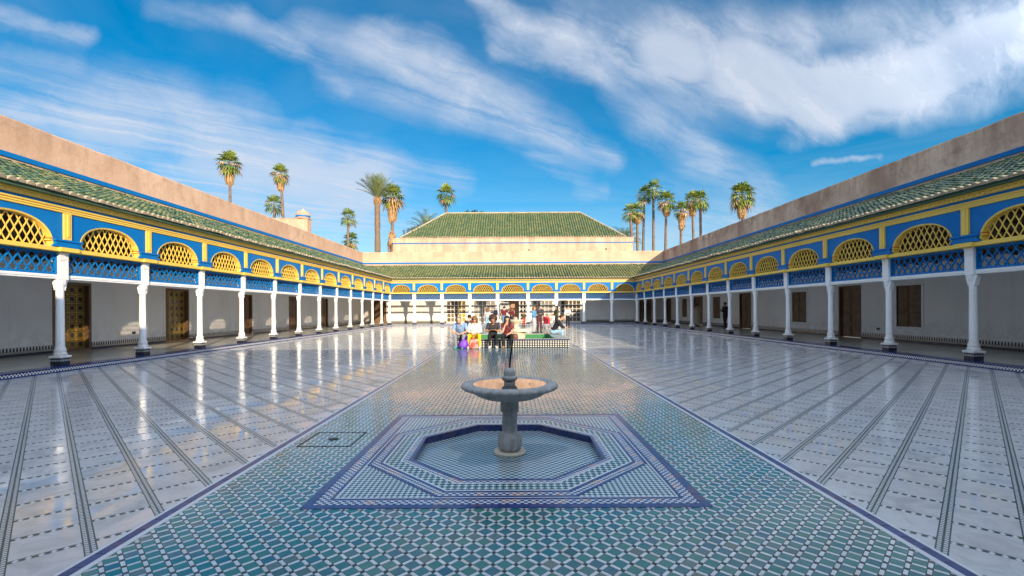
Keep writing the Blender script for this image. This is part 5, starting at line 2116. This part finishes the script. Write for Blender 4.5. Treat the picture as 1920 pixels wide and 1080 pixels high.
def hair_mesh(kind, H, J):
    mb = MB()
    random.seed(int(abs(H.x * 1000 + H.z * 777)))
    if kind == 'afro':
        n, m = 22, 14
        vs = []
        for i in range(m):
            th = math.pi * (i + .5) / m
            for q in range(n):
                ph = 2 * math.pi * q / n
                r = 0.165 * random.uniform(.94, 1.06)
                p = Vector((r * math.sin(th) * math.cos(ph), r * math.sin(th) * math.sin(ph) + .05, r * math.cos(th) * .95 + .065))
                if p.y < -.02 and p.z < .045:
                    p.y = .0 + random.uniform(-.01, .01)
                vs.append(H + p)
        fs = [(i * n + q, (i + 1) * n + q, (i + 1) * n + (q + 1) % n, i * n + (q + 1) % n) for i in range(m - 1) for q in range(n)]
        fs += [tuple(range(n)), tuple((m - 1) * n + q for q in range(n - 1, -1, -1))]
        mb.add(vs, fs)
        return mb
    n, m = 18, 9
    R = 0.102
    vs = []
    front = {'short': .04, 'bald': .13, 'bob': .055, 'long': .05, 'bun': .04, 'cap': .045, 'curly': .05}[kind]
    for i in range(m):
        th = math.pi * 0.62 * i / (m - 1)
        for q in range(n):
            ph = 2 * math.pi * q / n
            p = Vector((R * math.sin(th) * math.cos(ph), R * 1.04 * math.sin(th) * math.sin(ph) + .018, R * math.cos(th) * 1.02 + .038))
            if p.y < 0 and p.z < front:
                p.z = front + (p.z - front) * .08
            jit = .012 if kind == 'curly' else .004
            vs.append(H + p + Vector((random.uniform(-jit, jit), random.uniform(-jit, jit), random.uniform(-jit, jit))))
    fs = [(i * n + q, (i + 1) * n + q, (i + 1) * n + (q + 1) % n, i * n + (q + 1) % n) for i in range(m - 1) for q in range(n)]
    fs.append(tuple((m - 1) * n + q for q in range(n - 1, -1, -1)))
    mb.add(vs, fs)
    if kind in ('bob', 'long', 'curly'):
        L = {'bob': .16, 'long': .34, 'curly': .22}[kind]
        for s in (-1, 0, 1):
            v, f = seg_box(H + Vector((s * .062, .05, .02)), H + Vector((s * .085, .075, -L)), .062, .045)
            mb.add(v, f)
        for s in (-1, 1):
            v, f = seg_box(H + Vector((s * .085, .01, .05)), H + Vector((s * .10, .0, -L * .85)), .032, .028)
            mb.add(v, f)
    if kind == 'bun':
        v, f = seg_box(H + Vector((0, .10, .06)), H + Vector((0, .125, .07)), .05, .045)
        mb.add(v, f)
    if kind == 'cap':
        mb.add([H + Vector((-.07, -.07, .055)), H + Vector((.07, -.07, .055)), H + Vector((.06, -.17, .04)), H + Vector((-.06, -.17, .04)),
                H + Vector((-.07, -.07, .065)), H + Vector((.07, -.07, .065)), H + Vector((.06, -.17, .05)), H + Vector((-.06, -.17, .05))],
               [(0, 3, 2, 1), (4, 5, 6, 7), (0, 1, 5, 4), (1, 2, 6, 5), (2, 3, 7, 6), (3, 0, 4, 7)])
    return mb


def finish_people():
    bpy.context.view_layer.update()
    dg = bpy.context.evaluated_depsgraph_get()
    for P in PEOPLE:
        o, t, J = P['o'], P['t'], P['J']
        ev = o.evaluated_get(dg)
        me = bpy.data.meshes.new_from_object(ev, depsgraph=dg)
        o.modifiers.clear()
        co = np.zeros(len(me.vertices) * 3, np.float32)
        me.vertices.foreach_get('co', co)
        co = co.reshape(-1, 3)
        no = np.zeros(len(me.vertices) * 3, np.float32)
        me.vertices.foreach_get('normal', no)
        no = no.reshape(-1, 3)
        polys = [tuple(p.vertices) for p in me.polygons]
        fc = np.array([co[list(p)].mean(0) for p in polys])
        best = np.full(len(fc), 1e9)
        lab = np.empty(len(fc), dtype=object)
        tpar = np.zeros(len(fc))
        for (a, b, ra, rb, r) in P['segs']:
            a_, b_ = np.array(a), np.array(b)
            d = b_ - a_
            l2 = max(1e-9, d @ d)
            tt = np.clip((fc - a_) @ d / l2, 0, 1)
            dist = np.linalg.norm(fc - (a_ + tt[:, None] * d), axis=1) - (ra + (rb - ra) * tt)
            k = dist < best
            best[k] = dist[k]
            lab[k] = r
            tpar[k] = tt[k]
        # body: one continuous skin with eyes, mouth and separate fingers
        bmb = MB()
        bmb.add(co, polys)
        H = J['hed']
        for s in (-1, 1):
            v, f = seg_box(H + Vector((s * .032, -.083, .012)), H + Vector((s * .034, -.086, .012)), .011, .011, n=6)
            bmb.add(v, f, 0, 1)
        v, f = seg_box(H + Vector((-.02, -.083, -.055)), H + Vector((.02, -.083, -.055)), .008, .008, n=6)
        bmb.add(v, f, 0, 2)
        for n, s in (('l', 1), ('r', -1)):
            wv, hv = J['wr' + n], J['ha' + n]
            d = (hv - wv).normalized()
            side = d.cross(Vector((0, 0, 1)))
            side = side.normalized() if side.length > .2 else Vector((0, 1, 0))
            dn = d.cross(side).normalized()
            if dn.z > 0:
                dn = -dn
            for q in range(4):
                ln = (.066, .078, .073, .056)[q]
                b0 = hv + side * ((q - 1.5) * .017)
                m1 = b0 + d * ln * .62 + dn * .008
                m2 = m1 + d * ln * .42 + dn * .026
                bmb.tube([b0, b0 + d * .025, m1, m2], [.0095, .009, .008, .006], 6)
            b0 = wv.lerp(hv, .35) - side * s * .024
            bmb.tube([b0, b0 - side * s * .022 + d * .03, b0 - side * s * .020 + d * .062 + dn * .01], [.012, .0105, .008], 6)
        nb_ = bmb.mesh('body', [P['skin'], 'eye_dark', 'lip'], smooth=True)
        old = o.data
        o.data = nb_
        # clothes are shells that follow the body
        def shell(name, mask, offset, m):
            idx = np.nonzero(mask)[0]
            if not len(idx):
                return
            mp = {}
            vs, fs = [], []
            for i in idx:
                f = []
                for v in polys[i]:
                    if v not in mp:
                        mp[v] = len(vs)
                        vs.append(tuple(co[v] + no[v] * offset))
                    f.append(mp[v])
                fs.append(tuple(f))
            mesh = MB().add(vs, fs).mesh(name, m, smooth=True)
            put(name, mesh, t)
        z = fc[:, 2]
        is_ = lambda *n: np.isin(lab.astype(str), n)
        topmask = is_('top') | (is_('hip') & (tpar > .35)) | (is_('neck') & (tpar < .1) & (best < 9) & (fc[:, 2] < J['nek'].z - .05))
        if P['sleeves'] == 'long':
            topmask |= is_('uarm') | (is_('farm') & (tpar < .93))
        elif P['sleeves'] == 'short':
            topmask |= is_('uarm') & (tpar < .75)
        else:
            topmask |= is_('uarm') & (tpar < .15)
        shell('top', topmask, .015, P['top'])
        botmask = is_('thigh', 'calf') & ~(is_('calf') & (tpar > .93)) | (is_('hip') & (tpar <= .45))
        shell('trousers', botmask, .011, P['bottom'])
        sm_ = is_('foot') | (is_('calf') & (tpar > .97))
        shell('shoe', sm_ & (fc[:, 0] > 0), .012, P['shoes'])
        shell('shoe', sm_ & (fc[:, 0] <= 0), .012, P['shoes'])
        hk, hm = P['hair']
        hm_ = hair_mesh(hk, H, J).mesh('hair' if hk != 'cap' else 'cap', hm, smooth=hk not in ('afro', 'curly'))
        put('hair' if hk != 'cap' else 'cap', hm_, t)
        if P['glasses']:
            gm = MB()
            for s in (-1, 1):
                gm.bbox(H.x + s * .034 - .029, H.x + s * .034 + .029, H.y - .104, H.y - .094, H.z - .006, H.z + .036, .008)
                gm.box(*sorted((H.x + s * .062, H.x + s * .094)), H.y - .10, H.y - .092, H.z + .016, H.z + .026)
                gm.box(*sorted((H.x + s * .092, H.x + s * .097)), H.y - .10, H.y + .03, H.z + .016, H.z + .026)
            gm.box(H.x - .006, H.x + .006, H.y - .102, H.y - .095, H.z + .016, H.z + .026)
            gm.obj('sunglasses', 'lens', t)
        if P['robe']:
            rb = MB()
            pz = J['che'].z
            rb.lathe([(.19, pz + .06), (.20, pz - .2), (.21, pz - .45), (.235, .55), (.255, .14), (.24, .135)], 24, sx=1.0, sy=.72,
                     mod=lambda a, r, z_: 1 + .03 * math.sin(9 * a) * (1 if z_ < .9 else .2))
            rb.obj('robe', P['robe'], t, smooth=True)
        bpy.data.meshes.remove(me)
        bpy.data.meshes.remove(old)


def gpt(px, py, dist):
    """point at a pixel of the photograph, at a distance along the court"""
    return ((px - 960 - ROLL * (py - 580)) * dist / FOC, dist)


jeans = cloth('denim_blue', (0.13, 0.26, 0.42))
ltjeans = cloth('denim_pale', (0.27, 0.44, 0.58))
black = cloth('cloth_black', (0.022, 0.022, 0.026))
dark = cloth('cloth_charcoal', (0.045, 0.045, 0.05))
grey = cloth('cloth_grey', (0.24, 0.25, 0.29))
ltgrey = cloth('cloth_light_grey', (0.42, 0.42, 0.45))
sky = cloth('shirt_blue', (0.24, 0.37, 0.58))
ltblue = cloth('shirt_pale_blue', (0.42, 0.47, 0.60))
white = cloth('cloth_white', (0.74, 0.73, 0.70))
yellow = cloth('cloth_yellow', (0.85, 0.60, 0.02))
maroon = cloth('cloth_maroon', (0.135, 0.022, 0.03))
olive = cloth('cloth_olive', (0.075, 0.065, 0.03))
beige = cloth('cloth_beige', (0.40, 0.33, 0.25))
denimj = cloth('denim_jacket', (0.10, 0.27, 0.45))
print_ = cloth('cloth_print', (0.70, 0.70, 0.70), (0.03, 0.03, 0.05))
maroonp = cloth('cloth_maroon_dots', (0.135, 0.025, 0.035), (0.24, 0.10, 0.09))

random.seed(5)
PF = 17.50          # front wall of the pool
SITF = PF + 0.13    # where the sitters' hips are
xx = lambda p: gpt(p, 640, PF)[0]
SG = 'people sitting on the pool edge'
person('person in blue shirt and grey trousers bent over at the left pool edge', seated(.325, 1.74, 1.12, lean=.25, knees=.16, headdown=1.0, arms='lap'),
       (xx(866), SITF, 0), -8, sky, grey, 'shoe_teal', hair=('bald', 'hair_grey'), sleeves='short', girth=1.2, group=SG)
person('person in white blouse, sunglasses and bright yellow trousers sitting on the pool edge', seated(.325, 1.66, 1.05, lean=.12, knees=.20, feet=.20),
       (xx(890), SITF, 0), 0, white, yellow, 'shoe_white', hair=('bob', 'hair_auburn'), sleeves='long', girth=1.1, glasses=True, group=SG)
person('person with large round curly hair and black clothes looking at a phone', seated(.325, 1.70, 1.05, lean=.14, knees=.14, arms='phone', headdown=.9),
       (xx(924), SITF, 0), 3, dark, black, 'shoe_white', skin='skin_mid', hair=('afro', 'hair_brown'), sleeves='short', group=SG)
person('person with long dark hair and maroon blouse holding a hand to the mouth', seated(.325, 1.68, 1.0, lean=.13, knees=.17, feet=.15, arms='chin'),
       (xx(950.5), SITF, 0), 2, maroonp, black, 'shoe_tan', hair=('long', 'hair_black'), sleeves='short', group=SG)
person('person in black jacket and pale jeans sitting sideways on the right rim of the pool', seated(.325, 1.74, 1.05, lean=.22, arms='front', knees=.1, feet=.1, headdown=.4),
       (1.82, 20.9, 0), 80, black, ltjeans, 'shoe_dark', hair=('short', 'hair_brown'), group=SG)
# someone behind the first sitter
x_, y_ = gpt(862, 620, 21.75)
person('person with dark hair sitting with back turned on the far pool rim', seated(.325, 1.66, 1.0, lean=.05),
       (-2.02, 21.55, 0), 158, dark, black, 'shoe_dark', hair=('short', 'hair_black'), group=SG)

SS = 'people standing beyond the pool'


def stand(label, px, foot_y, h, face, top, bottom, shoes, **kw):
    d = CAM_H * FOC / (foot_y - (HOR - ROLL * (px - 960)))
    pose = kw.pop('pose', None) or standing(h, **{k: kw.pop(k) for k in ('arms', 'step', 'lean', 'w') if k in kw})
    return person(label, pose, (gpt(px, foot_y, d)[0], d, 0), face, top, bottom, shoes, group=SS, **kw)


stand('person in grey top and pale jeans seen from behind, leftmost of the standing visitors', 914, 615.5, 1.56, 186, ltgrey, ltjeans, 'shoe_white', hair=('long', 'hair_auburn'), step=.3, sleeves='short')
stand('person in pale blue shirt with a dark backpack walking towards the glazed doors', 930, 613.5, 1.64, 172, ltblue, ltgrey, 'shoe_dark', hair=('bald', 'hair_grey'), step=.6)
stand('person in maroon pullover and jeans seen from behind with one arm reaching out', 945.5, 616.0, 1.67, 180, maroon, jeans, 'shoe_dark', hair=('short', 'hair_black'), arms='reach')
stand('person in maroon top with a pale scarf standing at the open doorway', 959.5, 613.0, 1.60, 150, maroon, dark, 'shoe_dark', hair=('long', 'hair_auburn'), arms='onearm')
stand('person in olive green jacket and red trousers, small, beside the doorway', 982, 612, 1.20, 20, olive, cloth('cloth_red', (0.38, 0.07, 0.05)), 'shoe_dark', hair=('short', 'hair_auburn'), arms='camera')
stand('person with long auburn hair in denim jacket facing the one in a dark cap', 1001.5, 625.0, 1.62, 62, denimj, ltgrey, 'shoe_dark', hair=('long', 'hair_auburn'), arms='folded')
stand('person in dark cap and maroon-lined dark jacket beside the denim jacket', 1011.5, 624.0, 1.72, 20, dark, cloth('cloth_wine', (0.10, 0.035, 0.045)), 'shoe_dark', hair=('cap', 'hair_black'), arms='folded', skin='skin_mid')
stand('person with curly dark hair in olive jacket standing right of the red pushchair', 1044, 618, 1.66, -70, olive, dark, 'shoe_dark', hair=('curly', 'hair_black'), arms='push')
stand('person in white and black printed top with black trousers, rightmost of the standing visitors', 1064.5, 614.5, 1.66, 12, print_, black, 'shoe_dark', hair=('bun', 'hair_brown'), arms='folded')
# in the shaded gallery on the right
for (px, py, h, lab, tp, bt, ar, fc, rb, sk) in (
        (1307.5, 611.5, 1.66, 'person in long beige robe standing by a brown door in the shaded gallery', beige, beige, 'onearm', -40, beige, 'skin_mid'),
        (1360.0, 616.0, 1.70, 'person in black clothes half hidden behind a column of the shaded gallery', black, black, 'phone', -75, None, 'skin_mid')):
    d = (CAM_H - FL) * FOC / (py - (HOR - ROLL * (px - 960)))
    person(lab, standing(h, arms=ar, step=.25), (gpt(px, py, d)[0], d, FL), fc, tp, bt, 'shoe_dark', skin=sk, hair=('short', 'hair_black'), robe=rb)
finish_people()

# ---------------------------------------------------------------- things the visitors brought
b = MB()
b.lathe([(0.10, 0.01), (0.16, 0.03), (0.175, 0.12), (0.15, 0.24), (0.09, 0.33), (0.05, 0.36)], 18, sx=1.0, sy=.55,
        mod=lambda a, r, z: 1 + .07 * math.sin(5 * a + 7 * z) + .05 * math.sin(3 * a - 9 * z))
t = thing('shoulder_bag', 'purple cloth bag on the floor at the feet of the grey trousers', 'bag', (xx(868.5), PF - .38, 0.004))
o = b.obj('bag', 'bag_purple', t, smooth=True); o.rotation_euler = (0, .35, .2)
MB().tube([(0.05, 0, .30), (.14, 0, .46), (.20, .02, .48), (.19, .05, .36), (.12, .03, .22)], .014, 6).obj('strap', 'bag_purple', t)
t = thing('handbag', 'red and cream patterned bag standing between the yellow trousers', 'bag', (xx(890), PF - .36, 0.004))
b = MB()
b.lathe([(0.15, 0.0), (0.19, 0.03), (0.185, 0.15), (0.17, 0.30), (0.13, 0.37), (0.11, 0.36)], 18, sx=1.0, sy=.5, mod=lambda a, r, z: 1 + .05 * math.sin(6 * a + 11 * z))
b.obj('bag', 'bag_red', t, smooth=True)
for s in (-1, 1):
    MB().tube([(-.09, s * .06, .35), (-.06, s * .05, .46), (.06, s * .05, .46), (.09, s * .06, .35)], .009, 6).obj('handle', 'bag_brown', t)
t = thing('handbag', 'brown leather handbag lying on the pool rim beside the maroon blouse', 'bag', (xx(965.5), PF + .18, 0.325))
b = MB()
b.lathe([(0.10, 0.0), (0.125, 0.03), (0.12, 0.12), (0.09, 0.18), (0.03, 0.20)], 16, sx=1.0, sy=.6, mod=lambda a, r, z: 1 + .05 * math.sin(4 * a + 9 * z))
b.obj('bag', 'bag_brown', t, smooth=True)
MB().tube([(-.07, 0, .17), (-.04, 0, .27), (.04, 0, .27), (.07, 0, .17)], .009, 6).obj('strap', 'bag_brown', t)
# phone in the curly-haired sitter's hands
t = thing('phone', 'dark phone held in both hands by the sitter with large curly hair', 'phone', (xx(924) + 0.02, SITF - .475, .745))
b = MB().bbox(-.072, .072, -.005, .005, -.037, .037, .004)
o = b.obj('phone_body', 'lens', t); o.rotation_euler = (-.7, 0, 0)
# backpack on the pale blue shirt
d = CAM_H * FOC / (613.5 - (HOR - ROLL * (930 - 960)))
bx = gpt(930, 613.5, d)[0]
t = thing('backpack', 'dark backpack carried on the back of the pale blue shirt', 'backpack', (bx - .02, d - .20, 1.0), math.radians(-8))
b = MB().bbox(-.15, .15, -.08, .08, -.02, .40, .05)
b.bbox(-.11, .11, -.13, -.07, .02, .20, .03)
b.obj('pack', black, t)
for s in (-1, 1):
    MB().tube([(s * .09, .06, .38), (s * .10, .17, .42), (s * .11, .26, .36)], .018, 6).obj('strap', black, t)
# red pushchair
d = CAM_H * FOC / (616.5 - (HOR - ROLL * (1026 - 960)))
t = thing('pushchair', 'red folding pushchair with black frame standing among the visitors', 'pushchair', (gpt(1026, 616, d)[0], d, 0), math.radians(12))
b = MB()
b.add([(-.2, -.05, .42), (.2, -.05, .42), (.2, .22, .40), (-.2, .22, .40), (-.2, .30, .90), (.2, .30, .90), (.2, .33, .90), (-.2, .33, .90), (-.2, .22, .36), (.2, .22, .36), (.2, -.07, .38), (-.2, -.07, .38)],
      [(0, 1, 2, 3), (3, 2, 5, 4), (4, 5, 6, 7), (7, 6, 9, 8), (8, 9, 10, 11), (11, 10, 1, 0), (0, 3, 8, 11), (1, 10, 9, 2), (3, 4, 7, 8), (2, 9, 6, 5)])
b.box(-.21, -.19, -.05, .28, .42, .62); b.box(.19, .21, -.05, .28, .42, .62)
b.bbox(-.19, .19, -.10, -.055, .36, .80, .02)
b.obj('seat', 'red_fabric', t)
b = MB()
for s in (-1, 1):
    b.tube([(s * .23, -.22, .10), (s * .22, .10, .45), (s * .21, .42, 1.02)], .014, 6)
    b.tube([(s * .23, .36, .10), (s * .22, .02, .55)], .014, 6)
b.tube([(-.21, .42, 1.02), (.21, .42, 1.02)], .016, 6)
b.tube([(-.23, .36, .12), (.23, .36, .12)], .01, 6)
b.obj('frame', 'metal_dark', t)
wm = MB()
wm.lathe([(.03, -.02), (.085, -.02), (.09, 0), (.085, .02), (.03, .02)], 14)
wme = wm.mesh('wheel', 'shoe_dark')
for s in (-1, 1):
    for yy in (-.22, .36):
        o = put('wheel', wme, t, (s * .24, yy, .092)); o.rotation_euler = (0, math.pi / 2, 0)
# notice board in front of the doorway
t = thing('notice_board', 'pale framed notice board standing left of the open doorway', 'notice board', (gpt(946.5, 600, 45.6)[0], 45.6, FL))
MB().box(-.42, .42, -.01, .01, .55, 1.98).obj('panel', 'board_white', t)
b = MB()
for s in (-1, 1):
    b.box(*sorted((s * .42, s * .46)), -.02, .02, .0, 2.02)
    b.box(*sorted((s * .40, s * .48)), -.25, .25, .0, .03)
b.box(-.42, .42, -.02, .02, 1.98, 2.02); b.box(-.42, .42, -.02, .02, .51, .55)
b.obj('frame', 'paint_white', t)
MB().box(-.30, .30, -.014, -.0105, 1.70, 1.84).obj('heading', 'cloth_grey', t)
